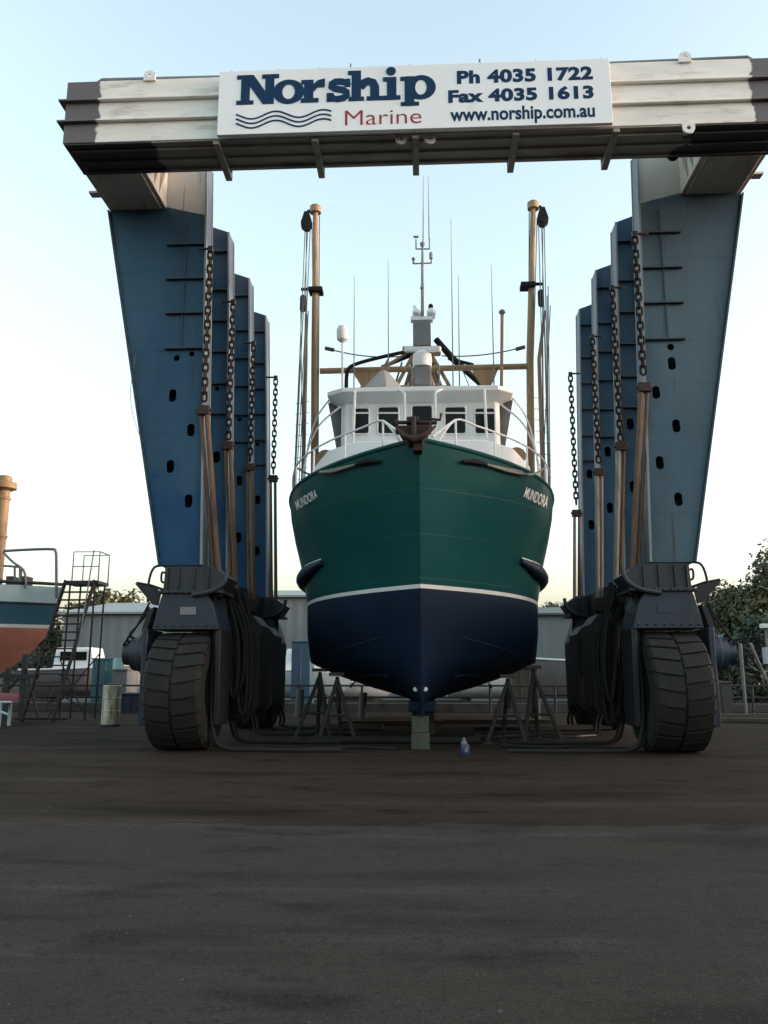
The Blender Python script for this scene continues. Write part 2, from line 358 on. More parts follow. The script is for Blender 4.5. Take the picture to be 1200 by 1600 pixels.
for x0, x1 in ((-6.55, -4.05), (3.75, 6.5)):
    xo = x0 if x0 < 0 else x1; xi = x1 if x0 < 0 else x0; sg = -1 if x0 < 0 else 1
    b = MB(); b.tube([(xo+sg*.02, 14.62, 13.2), (xo+sg*.03, 14.62, 13.36), (xo-sg*.06, 14.62, 13.43), (xi, 14.62, 13.40)], .045, 8)
    b.build('conduit', M['greypaint'], beam)
# side beams + head trusses
for sg in (-1, 1):
    x0, x1 = sorted((XC+sg*5.78, XC+sg*7.1))
    b = MB(); b.box(x0, x1, 15.552, 24.9, 11.95, 13.25)
    b.box(x0+.1, x1-.1, 15.56, 16.93, 11.92, 11.948)
    sb = b.build('side_beam', M['arm'], lift, .01)
    b = MB()
    for y in (15.75, 16.1, 16.45):
        xi = XC+sg*5.778
        b.add([(xi, y-.03, 12.0), (xi, y+.03, 12.0), (xi, y+.03, 13.2), (xi, y-.03, 13.2), (xi-sg*.22, y-.03, 12.9), (xi-sg*.22, y+.03, 12.9), (xi-sg*.22, y-.03, 13.2), (xi-sg*.22, y+.03, 13.2)],
              [(0, 3, 6, 4), (1, 5, 7, 2), (0, 4, 5, 1), (4, 6, 7, 5), (6, 3, 2, 7), (0, 1, 2, 3)])
    b.build('stiffener', M['arm'], sb)
    b = MB(); xo = XC+sg*7.1
    b.box(min(xo, xo+sg*.22), max(xo, xo+sg*.22), 16.3, 16.5, 11.98, 12.03); b.build('bracket', M['arm'], sb)
# columns
hole_c = [(5.41, 7.47, .085, .145), (4.97, 6.68, .085, .145), (5.38, 5.88, .085, .145), (4.95, 5.12, .085, .145), (5.36, 8.33, .07, .07), (5.03, 8.42, .06, .06)]
hole_r = [(5.32, 8.0, .085, .145), (4.95, 7.36, .085, .145), (5.32, 6.62, .085, .145), (4.93, 5.83, .085, .145), (5.26, 5.05, .085, .145), (5.32, 8.37, .075, .075)]
def column(sg, yf, first):
    X = lambda a: XC+sg*a
    zt0 = 13.15 if first else 12.62
    outer = [(5.47, 3.75), (4.63, 3.75), (4.80, 9.5), (4.90, zt0), (5.85, zt0+.03 if first else 12.97), (7.08, zt0+.03 if first else 12.97), (7.08, 11.93), (6.15, 7.2)]
    b = MB()
    O = [Vector((X(x), z, 0)) for x, z in outer]; Hs = []
    for x, z, rx, rz in (hole_c if sg < 0 else hole_r):
        pts = []
        for i in range(14):
            a = 2*math.pi*i/14; pts.append(Vector((X(x)+rx*math.cos(a), z+(rz-rx)*(1 if math.sin(a) > 0 else -1)+rx*math.sin(a), 0)))
        Hs.append(pts)
    tri = tessellate_polygon([O]+Hs); al = O+[p for h in Hs for p in h]
    b.add([(p.x, yf, p.y) for p in al], tri)
    for h in Hs:
        n = len(h); b.add([(p.x, yf, p.y) for p in h]+[(p.x, yf+.04, p.y) for p in h], [(i, (i+1) % n, n+(i+1) % n, n+i) for i in range(n)])
    n = len(O)
    b.add([(p.x, yf, p.y) for p in O]+[(p.x, yf+.42, p.y) for p in O], [(i, (i+1) % n, n+(i+1) % n, n+i) for i in range(n)])
    t2 = tessellate_polygon([O]); b.add([(p.x, yf+.42, p.y) for p in O], t2)
    mm = M['column']
    if first: mm = M['columnhead'] if sg < 0 else M['columnright']
    elif sg > 0: mm = M['columnfar']
    col = b.build('column', mm, lift, 0, smooth=0, fix=False)
    # inner flange (two edge plates)
    b = MB()
    pts = [(4.63, 3.75), (4.80, 9.5), (4.90, zt0-.04)]
    def strip(ya, yb, t0, t1, nm, m):
        b = MB()
        for (xa, za), (xb, zb) in zip(pts, pts[1:]):
            b.hexa([(X(xa-t1), ya, za), (X(xa-t0), ya, za), (X(xa-t0), yb, za), (X(xa-t1), yb, za),
                    (X(xb-t1), ya, zb), (X(xb-t0), ya, zb), (X(xb-t0), yb, zb), (X(xb-t1), yb, zb)])
        b.build(nm, m, col)
    strip(yf-.03, yf+.43, .003, .035, 'flange', M['flangeface'])
    strip(yf-.08, yf-.032, .003, .05, 'flange_edge', M['flange']); strip(yf+.432, yf+.475, .003, .05, 'flange_edge', M['flange'])
    b = MB(); pts = [(5.475, 3.75), (6.155, 7.2), (7.085, 11.92)]
    for (xa, za), (xb, zb) in zip(pts, pts[1:]):
        b.hexa([(X(xa), yf-.06, za), (X(xa+.04), yf-.06, za), (X(xa+.04), yf+.46, za), (X(xa), yf+.46, za),
                (X(xb), yf-.06, zb), (X(xb+.04), yf-.06, zb), (X(xb+.04), yf+.46, zb), (X(xb), yf+.46, zb)])
    b.build('flange', M['rib'], col)
    zs = (11.0, 10.17, 9.35, 8.52) if first else (12.05, 11.0, 10.17, 9.35, 8.52, 7.75)
    for z in zs:
        b = MB(); xi = 4.80+.1*(z-9.5)/3.1 if z > 9.5 else 4.63+.17*(z-3.75)/5.75
        x0, x1 = sorted((X(xi+.02), X(xi+.85))); b.box(x0, x1, yf-.09, yf-.002, z, z+.035); b.build('stiffener', M['rib'], col)
    b = MB(); x0, x1 = sorted((X(5.26), X(5.29))); b.box(x0, x1, yf-.03, yf-.003, 8.55, 11.6); b.build('conduit', M['rib'], col)
    return col
for sg in (-1, 1):
    for i, yf in enumerate(YF): column(sg, yf, i == 0)
# lower sill beams joining the columns
for sg in (-1, 1):
    b = MB(); x0, x1 = sorted((XC+sg*4.70, XC+sg*5.40)); b.box(x0, x1, 17.0, 25.0, 2.95, 3.75)
    b.box(x0+.1, x1-.1, 18.9, 23.2, 2.3, 2.945)
    b.build('sill_beam', M['steel'], lift, .02)
# wheels
TR, TW = 1.19, .58
def wheel(sg, yc, xc):
    hub = MB(); sgm = sg
    hub.lathe([(.36, .0), (.42, .04), (.42, .18), (.37, .22), (.35, .36), (.25, .40), (.24, .54), (.12, .58)], (xc+sg*.80, yc, 1.95), 'X', 20) if sg > 0 else \
        hub.lathe([(.36, .0), (.42, -.04), (.42, -.18), (.37, -.22), (.35, -.36), (.25, -.40), (.24, -.54), (.12, -.58)], (xc+sg*.80, yc, 1.95), 'X', 20)
    b = MB()
    b.lathe([(.5, -.46), (.62, -.55), (.95, -.58), (1.10, -.55), (1.145, -.48), (1.15, 0), (1.145, .48), (1.10, .55), (.95, .58), (.62, .55), (.5, .46)], (xc, yc, TR), 'X', 64, True)
    nl = 24
    for half in (-1, 1):
        for k in range(nl):
            a0 = 2*math.pi*(k+(.5 if half > 0 else 0))/nl; da = 2*math.pi/nl*rnd.uniform(.72, .80)
            vs = []
            prof = [(.025, 1.12, 1.19), (.34, 1.12, 1.19), (.515, 1.11, 1.176), (.575, 1.0, 1.10)]
            for j, (xx, r0, r1) in enumerate(prof):
                sk = .10*j/3
                for aa in (a0+sk, a0+sk+da):
                    for r in (r0, r1): vs.append((xc+half*xx, yc+r*math.sin(aa), TR+r*math.cos(aa)))
            fs = []
            for j in range(3):
                q = j*4
                fs += [(q+1, q+3, q+7, q+5), (q, q+4, q+6, q+2), (q, q+1, q+5, q+4), (q+2, q+6, q+7, q+3)]
            fs += [(0, 2, 3, 1), (12, 13, 15, 14)]
            b.add(vs, fs)
    rim = MB(); rim.lathe([(.2, -.3), (.5, -.48), (.52, -.3), (.52, .3), (.5, .48), (.2, .3)], (xc, yc, TR), 'X', 24)
    r = rim.build('wheel', M['steel'], lift); b.build('tyre', M['rubber'], r, 0, smooth=28); hub.build('hub_motor', M['bluesteel'] if sg > 0 else M['steel'], r)
    # hoses curling over the hub
    h = MB(); x = xc+sg*.98
    for k in range(3):
        h.tube(smoothline([(x+sg*.1*k, yc-.1, 2.2), (x+sg*(.22+.06*k), yc-.2, 2.32-.1*k), (x+sg*.05, yc-.3, 2.5), (x-sg*.2, yc-.3, 2.8+.1*k)]), .022, 6)
    h.build('hose', M['black'], r)
def bogie(sg, yc, xc):
    X = lambda a: xc+sg*a
    m = M['bluesteel']
    b = MB()
    # saddle box tapering out downwards
    y0, y1 = yc-.55, yc+.55
    poly = [(-.78, 2.42), (.62, 2.42), (.48, 3.05), (.44, 3.15), (-.5, 3.15), (-.62, 2.95)]
    b.prism_xz([(X(x), z) for x, z in poly], y0, y1)
    for k in range(8): b.lathe([(.03, .01), (.03, -.03)], (X(-.66+.17*k), y0, 2.50), 'Y', 6)
    yk = b.build('wheel_yoke', m, lift, .015)
    b = MB(); b.prism_xz([(X(x), z) for x, z in [(-.80, 3.155), (.52, 3.155), (.52, 3.22), (-.80, 3.22)]], y0-.06, y1+.06)
    b.prism_xz([(X(x), z) for x, z in [(-.72, 3.222), (.46, 3.222), (.43, 3.74), (-.55, 3.74), (-.9, 3.5)]], y0+.08, y1-.08)
    for a in (-.5, -.2, .12, .36): b.box(*sorted((X(a), X(a+.025))), y0+.02, y0+.078, 3.226, 3.70)
    for k in range(9): b.lathe([(.028, 0), (.028, -.03)], (X(-.74+.15*k), y0-.06, 3.187), 'Y', 6)
    b.build('turntable', M['steel'], yk, .008)
    b = MB()   # curved gusset horn on the inner side
    b.tube(smoothline([(X(-.2), y0-.05, 3.12), (X(-.62), y0-.08, 3.2), (X(-.86), y0-.05, 3.38), (X(-.92), y0, 3.66)]), .05, 8)
    b.build('horn', M['steel'], yk)
    for s2, xa in ((-1, -.74), (1, .78)):
        b = MB(); xx0, xx1 = sorted((X(xa-.06), X(xa+.06)))
        b.add([(xx0, yc-.5, 2.44), (xx1, yc-.5, 2.44), (xx1, yc+.5, 2.44), (xx0, yc+.5, 2.44), (xx0, yc-.42, .5), (xx1, yc-.42, .5), (xx1, yc+.42, .5), (xx0, yc+.42, .5)],
              [(0, 1, 2, 3), (4, 7, 6, 5), (0, 4, 5, 1), (1, 5, 6, 2), (2, 6, 7, 3), (3, 7, 4, 0)])
        b.build('fork_leg', M['darksteel'] if s2 < 0 else m, yk, .02)
    b = MB(); b.box(*sorted((X(-.28), X(.05))), y0-.015, y0-.004, 2.72, 2.88); b.build('plate', M['greypaint'] if sg < 0 else m, yk)
    # outer bracket: triangular plate and bent tubes
    b = MB()
    tri = [(X(1.12), 3.40), (X(.66), 3.30), (X(.55), 3.20), (X(.60), 2.93), (X(.72), 2.95)]
    b.prism_xz(tri, yc-.32, yc-.27)
    b.prism_xz([(X(x), z) for x, z in ((.66, 2.9), (.78, 2.85), (.90, 2.45), (.88, 1.5), (.80, 1.45), (.80, 2.4))], yc-.35, yc+.35)
    b.tube([(X(.5), yc-.2, 3.26), (X(.8), yc-.2, 3.36), (X(1.12), yc-.2, 3.42)], .03, 6)
    b.tube(smoothline([(X(.5), yc-.25, 3.78), (X(.74), yc-.25, 3.74), (X(.84), yc-.25, 3.45), (X(.84), yc-.25, 3.0)]), .026, 6)
    b.tube(smoothline([(X(.5), yc-.15, 3.62), (X(.6), yc-.15, 3.64), (X(.6), yc-.15, 3.46), (X(.5), yc-.15, 3.42)]), .024, 6)
    b.tube([(X(.85), yc-.37, 1.6), (X(.84), yc-.37, .5)], .03, 6)
    b.build('cable_bracket', M['darksteel'], yk)
    return yk
WX = 4.95
for sg in (-1, 1):
    for yc in (17.45, 24.6):
        xc = XC+sg*WX
        bogie(sg, yc, xc); wheel(sg, yc, xc)

# ------------------------------------------------------------------ sign
sp = at(650, 150, 14.38)
sign = thing('sign', 'long white company sign with navy and red lettering on the beam of the hoist', 'sign', (sp.x, 14.3, 11.9))
SY = 14.30
a_, d_ = at(343, 112, SY), at(958, 191, SY); x0s, x1s = a_.x, d_.x; z1s = at(343, 112, SY).z; z0s = at(343, 211, SY).z
b = MB(); b.box(x0s, x1s, SY, 14.395, z0s, z1s); b.build('panel', M['signwhite'], sign, .008)
b = MB()
for px in (362, 436, 499, 548, 640, 750, 838, 940):
    p = at(px, 100, SY); b.tube([(p.x, 14.34, z1s-.02), (p.x, 14.34, z1s+(.1 if px in (548, 750) else .03))], .02, 6)
b.build('bolt', M['greypaint'], sign)
# slab letters
TX0 = lambda px, py: at(px, py, SY-.004)
class Letters:
    def __init__(s, x, z, u): s.x, s.z, s.u, s.k, s.b = x, z, u, 0, MB()
    def poly(s, pts):
        y1 = SY-.001-.0006*(s.k % 12); s.k += 1; y0 = y1-.006
        s.b.prism_xz([(s.x+px*s.u, s.z+pz*s.u) for px, pz in pts], y0, y1)
    def rect(s, a, c, d, e): s.poly([(a, c), (d, c), (d, e), (a, e)])
    def ring(s, cx, cz, rx, rz, ix, iz, a0=0, a1=360, n=28):
        o = [(cx+rx*math.cos(R(a0+(a1-a0)*i/n)), cz+rz*math.sin(R(a0+(a1-a0)*i/n))) for i in range(n+1)]
        q = [(cx+ix*math.cos(R(a0+(a1-a0)*i/n)), cz+iz*math.sin(R(a0+(a1-a0)*i/n))) for i in range(n+1)]
        y1 = SY-.001-.0006*(s.k % 12); s.k += 1; y0 = y1-.006
        vs = []
        for pts, y in ((o, y0), (q, y0), (o, y1), (q, y1)): vs += [(s.x+a*s.u, y, s.z+c*s.u) for a, c in pts]
        m = n+1; fs = []
        for i in range(n): fs += [(i, i+1, m+i+1, m+i), (i, 2*m+i, 2*m+i+1, i+1), (m+i, m+i+1, 3*m+i+1, 3*m+i)]
        s.b.add(vs, fs)
    def stroke(s, pts, wd):
        pts = [Vector((p[0], p[1])) for p in pts]; L_, R2 = [], []
        for i in range(len(pts)):
            d = (pts[min(i+1, len(pts)-1)]-pts[max(i-1, 0)]).normalized(); nn = Vector((-d.y, d.x))*wd/2
            L_.append(pts[i]+nn); R2.append(pts[i]-nn)
        s.poly([tuple(p) for p in L_+R2[::-1]])
    def finish(s, name, m): return s.b.build(name, m, sign, smooth=0)
pN0, pN1 = TX0(369, 164), TX0(369, 118)
u = pN1.z-pN0.z
zb = pN0.z
def lx(zx): return (TX0(340+zx/3.53, 150).x-pN0.x)/u     # zoomed-photo x -> letter units
L = Letters(pN0.x, zb, u)
L.rect(.13, 0, .40, 1); L.rect(0, 0, .52, .14); L.rect(0, .86, .45, 1); L.poly([(.14, 1), (.50, 1), (1.14, 0), (.80, 0)]); L.rect(.86, .02, 1.13, 1); L.rect(.76, .86, 1.27, 1)
ox = lx(305); L.ring(ox+.47, .385, .47, .41, .19, .25)
x = lx(460); L.rect(x+.09, 0, x+.37, .76); L.rect(x, 0, x+.53, .14); L.rect(x, .62, x+.3, .76); L.poly([(x+.36, .34), (x+.36, .6), (x+.5, .74), (x+.71, .79), (x+.71, .50), (x+.5, .5)])
x = lx(598)
L.stroke([(x+.66, .52), (x+.60, .62), (x+.46, .67), (x+.28, .67), (x+.17, .60), (x+.16, .51), (x+.26, .44), (x+.5, .38), (x+.61, .31), (x+.62, .2), (x+.52, .11), (x+.35, .08), (x+.2, .11), (x+.12, .24)], .21)
L.rect(x+.57, .48, x+.72, .76); L.rect(x+.02, 0, x+.17, .3)
x = lx(722); L.rect(x+.09, 0, x+.37, 1.02); L.rect(x, 0, x+.46, .14); L.rect(x-.02, .88, x+.3, 1.02)
L.stroke([(x+.34, .45), (x+.45, .59), (x+.58, .65), (x+.72, .60), (x+.78, .45), (x+.78, .02)], .27); L.rect(x+.54, 0, x+1.02, .14)
x = lx(912); L.rect(x+.12, 0, x+.40, .76); L.rect(x, 0, x+.52, .14); L.rect(x, .62, x+.3, .76); L.ring(x+.24, .96, .145, .145, 0.0, 0.0)
x = lx(1010); L.rect(x+.12, -.22, x+.40, .76); L.rect(x, -.22, x+.54, -.09); L.rect(x-.01, .62, x+.3, .76); L.ring(x+.60, .385, .44, .41, .17, .25)
L.finish('large_lettering', M['navyink'])
L = Letters(0, 0, 1)
for k in range(3):
    yy = 300+k*22 if k < 2 else 348
    pts = []
    for i in range(33):
        t = i/32; zx = 102+525*t
        base = 300+k*25-8*t*2.2
        w_ = math.sin((t*2.02+.28)*2*math.pi)
        py = 90+(base+22-18*0+19*(-math.cos((t*2-.33)*2*math.pi+math.pi)) )/3.53
        p = TX0(340+zx/3.53, py); pts.append((p.x, p.z))
    L.stroke(pts, .033)
L.finish('wave_emblem', M['navyink'])
def text_mesh(body, off=0.0, shear=0.0, space=1.0):
    cu = bpy.data.curves.new('t', 'FONT'); cu.body = body; cu.size = 1; cu.offset = off; cu.shear = shear; cu.space_character = space; cu.resolution_u = 6
    o = bpy.data.objects.new('t', cu); C.objects.link(o)
    dg = bpy.context.evaluated_depsgraph_get(); me = bpy.data.meshes.new_from_object(o.evaluated_get(dg))
    vs = [v.co.copy() for v in me.vertices]; fs = [tuple(p.vertices) for p in me.polygons]
    bpy.data.objects.remove(o); bpy.data.curves.remove(cu); bpy.data.meshes.remove(me)
    return vs, fs
def sign_text(name, body, pl, pr_, ptop, m, off, space=1.0):
    """baseline left px, baseline right px, cap-top px"""
    vs, fs = text_mesh(body, off, 0, space)
    capv, _ = text_mesh(body[0] if body[0] != 'w' else 'h', off)
    cap = max(v.y for v in capv); x0 = min(v.x for v in vs); x1 = max(v.x for v in vs)
    A, B, T = TX0(*pl), TX0(*pr_), TX0(*ptop); sx = (B.x-A.x)/(x1-x0); sz = (T.z-A.z)/cap
    rng = sorted((min(vs[i].x for i in f), max(vs[i].x for i in f)) for f in fs); cuts = []; hi = rng[0][1]
    for a0, a1 in rng:
        if a0-hi > .2: cuts.append((hi+a0)/2)
        hi = max(hi, a1)
    for k in range(len(cuts)+1):
        lo_, hi_ = (cuts[k-1] if k else -9), (cuts[k] if k < len(cuts) else 99)
        ff = [f for f in fs if lo_ < vs[f[0]].x < hi_]; ids = sorted({i for f in ff for i in f}); mp = {i: j for j, i in enumerate(ids)}
        b = MB(); b.add([(A.x+(vs[i].x-x0)*sx, SY-.004, A.z+vs[i].y*sz) for i in ids], [tuple(mp[i] for i in f) for f in ff])
        b.build(name, m, sign, smooth=0, fix=False)
sign_text('phone_lettering', 'Ph 4035 1722', (714, 130), (926.7, 124), (714, 110.7), M['navyink'], .048, 1.06)
sign_text('fax_lettering', 'Fax 4035 1613', (700.5, 159.7), (928, 153.5), (700.5, 141), M['navyink'], .048, 1.06)
sign_text('web_lettering', 'www.norship.com.au', (703.5, 189), (930, 182.7), (703.5, 168.5), M['navyink'], .028)
sign_text('red_lettering', 'Marine', (539, 196), (658.7, 191.6), (539, 173), M['redink'], -.006)

# ------------------------------------------------------------------ chains and slings
def chain_mesh(x, y, z1, z0, side):
    b = MB(); pitch = .165; n = int((z1-z0)/pitch)
    for i in range(n):
        z = z1-pitch*(i+.5); pts = []
        hw, hl = .052, .052
        for k in range(12):
            a = 2*math.pi*k/12; u_, v_ = .058*math.cos(a), .058*math.sin(a)+(.05 if math.sin(a) > .01 else -.05 if math.sin(a) < -.01 else 0)
            pts.append((x+(u_ if i % 2 == 0 else 0), y+(0 if i % 2 == 0 else u_), z+v_))
        b.tube(pts, .025, 6, closed=True)
    return b
side_word = {-1: 'left', 1: 'right'}
ordw = ['front', 'second', 'third', 'rearmost']
sling_lab = {}
ZCH = {-1: [(10.75, 7.2), (10.55, 7.05), (10.5, 7.15), (10.45, 7.45)], 1: [(10.85, 7.55), (10.7, 6.9), (10.5, 6.9), (10.4, 6.3)]}
for sg in (-1, 1):
    for i, yf in enumerate(YF):
        z1, z0 = ZCH[sg][i]; xi = XC+sg*(4.66 if i < 3 else 4.50); y = yf-.18 if i < 3 else yf-.1
        b = chain_mesh(xi, y, z1, z0, sg)
        o = b.build('lifting_chain', M['chain'])
        rebase(o, (xi, y, z0))
        tag(o, 'rusty lifting chain hanging on the %s column of the hoist\'s %s row' % (ordw[i], side_word[sg]), 'chain', 'lifting chains of the hoist')
        b = MB(); b.box(xi-.055, xi+.055, y-.05, y+.05, z1-.02, z1+.12); b.tube([(xi+sg*.3, y+.02, z1+.08), (xi, y+.02, z1+.08)], .03, 8)
        b.build('chain_anchor', M['darksteel'], lift, .02)
        # sling: shackle block + twin straps
        zl = 3.35 if i < 3 else 3.2
        xl = xi-sg*(.33, .22, .12, .10)[i]; yl = y+(.35 if i == 0 else .1)
        tint = ['orange-tan', 'dusty tan', 'brown', 'tan'][i]
        st = thing('lifting_sling', '%s strap sling below the %s chain on the hoist\'s %s side' % (tint if sg < 0 else 'dusty twin', ordw[i], side_word[sg]), 'sling', (xl, yl, zl), 'lifting slings of the hoist')
        mm = M['sling'] if sg < 0 else (M['slingpale'] if i in (1, 2, 3) else M['sling'])
        b = MB(); a = Vector((xi, y, z0-.1)); c = Vector((xl, yl, zl))
        d = (c-a)
        wdt = .066 if i < 3 else .055
        b.tube([a+Vector((-.06*sg, 0, 0)), c+Vector((-.07*sg, 0, 0))], [wdt*.8, wdt], 8)
        b.build('strap', mm, st)
        b = MB(); b.tube([a+Vector((.07*sg, .03, -.1)), c+Vector((.05*sg, .05, 0))], [wdt*.6, wdt*.7], 8); b.build('strap', M['sling'] if i % 2 else mm, st)
        b = MB(); b.box(a.x-.13, a.x+.13, y-.07, y+.10, a.z-.14, a.z+.06); b.tube([(a.x-.17, y, a.z-.04), (a.x+.17, y, a.z-.04)], .035, 8)
        b.build('shackle', M['rust'], st, .03)
        b = MB(); b.box(c.x-.14, c.x+.14, c.y-.08, c.y+.12, c.z-.25, c.z+.12); b.build('shackle', M['rust'], st, .04)
# heavy dark belly slings hanging from the shackles to the ground and under the boat
for i, yf in enumerate(YF):
    if i in (1, 2): pass
    y = yf+.2 if i == 0 else yf+.05
    zl = 3.1
    for sg in (-1, 1):
        xl = XC+sg*(4.35, 4.45, 4.5, 4.3)[i]
        xk = XC+sg*(3.55, 3.75, 3.6, 3.3)[i]
        pts = smoothline([(xl, y, zl), (xl-sg*.03, y-.02, 2.2), (xl-sg*.02, y-.05, 1.1), (xl-sg*.10-sg*.06*i, y-.1, .35), (xl-sg*.35, y-.12, .07), (xk-sg*.3, y-.2, .045), (xk-sg*1.2, y-.25, .045), (xk-sg*1.9, y-.15, .04)])
        b = MB(); b.tube(pts, [.042]*len(pts), 8)
        b.tube([p+Vector((sg*.12, .12, 0)) for p in pts[:-14]], .035, 8)
        o = b.build('sling_rope', M['slingdark']); rebase(o, (xl, y, 0))
        tag(o, 'black belly rope trailing to the ground from the %s sling on the %s side' % (ordw[i], side_word[sg]), 'rope', 'belly ropes of the hoist')
# hose bundles and winch housings between the legs
for sg in (-1, 1):
    rr = random.Random(20+sg)
    b = MB()
    for k in range(9):
        x = XC+sg*(4.0+rr.uniform(-.2, .2)); y = 18.1+.09*k
        zb = rr.uniform(.45, 1.2); zt1 = rr.uniform(2.9, 3.5)
        b.tube(smoothline([(x+sg*.25, y, zt1), (x, y-.03, 2.4), (x-sg*.05, y-.05, zb+.5), (x+sg*.04, y-.02, zb), (x+sg*.16, y, zb+.5), (x+sg*.3, y+.05, 2.6)], 4), rr.uniform(.035, .06), 7)
    o = b.build('hose_bundle', M['black']); rebase(o, (XC+sg*4.05, 19.4, .4))
    tag(o, 'black hoses hanging in a tangled bundle inside the hoist\'s %s legs' % side_word[sg], 'hoses')
    for y0, y1, z0, z1, xx in ((18.95, 19.9, .55, 2.85, 4.05), (20.3, 21.5, .6, 2.95, 4.0), (22.2, 23.4, .6, 2.8, 4.0)):
        b = MB(); x0, x1 = sorted((XC+sg*xx, XC+sg*(xx+.75)))
        b.prism_xz([(x0, z0+.15), (x0+.12, z0), (x1-.12, z0), (x1, z0+.15), (x1, z1-.25), (x1-.2, z1), (x0+.2, z1), (x0, z1-.25)], y0, y1)
        for q in range(5):
            zz = rr.uniform(z0+.2, z1-.4); hh = rr.uniform(.12, .5); aa = rr.uniform(x0+.02, x1-.2)
            b.box(aa, aa+rr.uniform(.1, .25), y0-rr.uniform(.05, .16), y0+.01, zz, zz+hh)
        for q in range(3): b.tube(smoothline([(x0+.1+.2*q, y0-.03, z1-.3), (x0+.15+.2*q, y0-.16, z1-.9), (x0+.05+.25*q, y0-.1, z0+.4), (x0+.2+.15*q, y0-.02, z0)], 4), .028, 6)
        b.build('winch_housing', M['darksteel'], lift, .04)
b = MB(); b.tube(smoothline([at(212, 555, 16.9), at(204, 610, 16.9), at(208, 650, 16.9), at(222, 690, 16.9)]), .006, 5)
o = b.build('cord', M['wire']); tag(rebase(o, at(222, 690, 16.9)), 'thin loose cord drooping beside the front left column of the hoist', 'cord')

# ------------------------------------------------------------------ trawler
BX = -.08
boat = thing('fishing_trawler', 'green and navy steel fishing trawler with white wheelhouse propped under the hoist', 'trawler', (BX, 20, 0))
YS, YE = 15.6, 34.0
ROWS = [  # z at stem, z drop aft, stem Y, half breadth, entry length, power
    (5.98, .55, 15.55, 3.22, 6.0, 3.6),
    (5.55, .50, 15.66, 3.21, 6.1, 3.5),
    (5.0, .40, 15.82, 3.16, 6.3, 3.35),
    (4.2, .15, 16.08, 3.09, 6.7, 3.15),
    (3.275, .0, 16.40, 3.03, 7.0, 3.0),
    (3.195, .0, 16.42, 3.03, 7.0, 3.0),
    (2.6, .10, 16.72, 3.05, 6.6, 2.75),
    (1.95, .14, 17.0, 2.99, 6.2, 2.4),
    (1.62, .13, 17.13, 2.32, 6.2, 2.15),
    (1.28, .12, 17.28, 1.35, 6.2, 1.9),
    (.95, .10, 17.45, .16, 3.0, 1.0)]
def row_pt(r, u):
    z, dz, ys, B, Ln, p = ROWS[r]
    Y = ys+(YE-ys)*u
    t = min(1, (Y-ys)/Ln)
    X = B*(1-(1-t)**p)
    if Y > 27: X *= 1-.10*((Y-27)/7)**2
    if r >= 8 and Y > 24: z += .25*max(0, (Y-28)/6)
    return X, Y, z-dz*(1-(1-min(1, (Y-ys)/7))**2)
US = [0, .004, .01, .018, .028, .04, .055, .072, .092, .115, .14, .17, .2, .235, .27, .31, .36, .42, .5, .6, .7, .8, .9, 1]
US = sorted(US+[(a+c)/2 for a, c in zip(US[:18], US[1:19])])
def hull_at(Y, Z):
    """half breadth of the hull at (Y, Z)"""
    prev = None
    for r in range(len(ROWS)):
        ys = ROWS[r][2]; u = max(0, (Y-ys)/(YE-ys)); X, _, z = row_pt(r, u)
        if prev and z <= Z <= prev[1]:
            t = (prev[1]-Z)/(prev[1]-z); return prev[0]+(X-prev[0])*t
        prev = (X, z)
    return 0
def hull_hit(px, py, sg):
    lo = 15.6
    Y = 15.6
    while Y < 26:
        P = at(px, py, Y)
        if sg*(P.x-BX) <= hull_at(Y, P.z): 
            return P
        Y += .01
    return at(px, py, 20)
b = MB()
for sg in (-1, 1):
    for r in range(len(ROWS)-1):
        b.cur = 0 if r < 4 else 1 if r == 4 else 2
        ra = [(BX+sg*x, y, z) for x, y, z in (row_pt(r, u) for u in US)]
        rb = [(BX+sg*x, y, z) for x, y, z in (row_pt(r+1, u) for u in US)]
        b.grid([ra, rb] if sg > 0 else [rb, ra])
b.cur = 2
ks = [row_pt(len(ROWS)-1, u) for u in US]
b.grid([[(BX-x, y, z) for x, y, z in ks], [(BX-x*.9, y, z-.30) for x, y, z in ks], [(BX+x*.9, y, z-.30) for x, y, z in ks], [(BX+x, y, z) for x, y, z in ks]])
# transom
tr = [row_pt(r, 1) for r in range(len(ROWS))]
b.cur = 0; b.add([(BX-x, y, z) for x, y, z in tr]+[(BX+x, y, z) for x, y, z in tr], [(i, i+1, len(tr)+i+1, len(tr)+i) for i in range(len(tr)-1)])
hull = b.build('hull', [M['green'], M['stripe'], M['antifoul']], boat, 0, smooth=50, weld=.003)
# bulwark cap, inner bulwark, deck
cap = [row_pt(0, u) for u in US]
b = MB()
for sg in (-1, 1):
    pts = [Vector((BX+sg*max(x-.02, 0), y+(.02 if x < .01 else 0), z+.03)) for x, y, z in cap]
    b.tube(pts, .05, 8)
b.build('bulwark_cap', M['green'], boat)
b = MB()
for sg in (-1, 1):
    inn = [(BX+sg*max(min(x, hull_at(y+.3, z-.03))-.10, 0), y+.3, z) for x, y, z in cap[:-1]]; low = [(BX+sg*max(hull_at(y+.3, 4.95)-.12, 0), y+.3, 5.0-.2*min(1, (y-15.5)/6)) for x, y, z in cap[:-1]]
    b.grid([inn, low] if sg < 0 else [low, inn])
b.build('bulwark_lining', M['boatcream'], boat)
b = MB(); dk = [(hull_at(y+.3, 4.85), y+.3, 4.99-.2*min(1, (y-15.5)/6)) for x, y, z in cap[:-1]]
b.grid([[(BX-max(x-.13, 0), y, z) for x, y, z in dk], [(BX, y, z) for x, y, z in dk], [(BX+max(x-.13, 0), y, z) for x, y, z in dk]])
b.build('deck', M['greypaint'], boat)
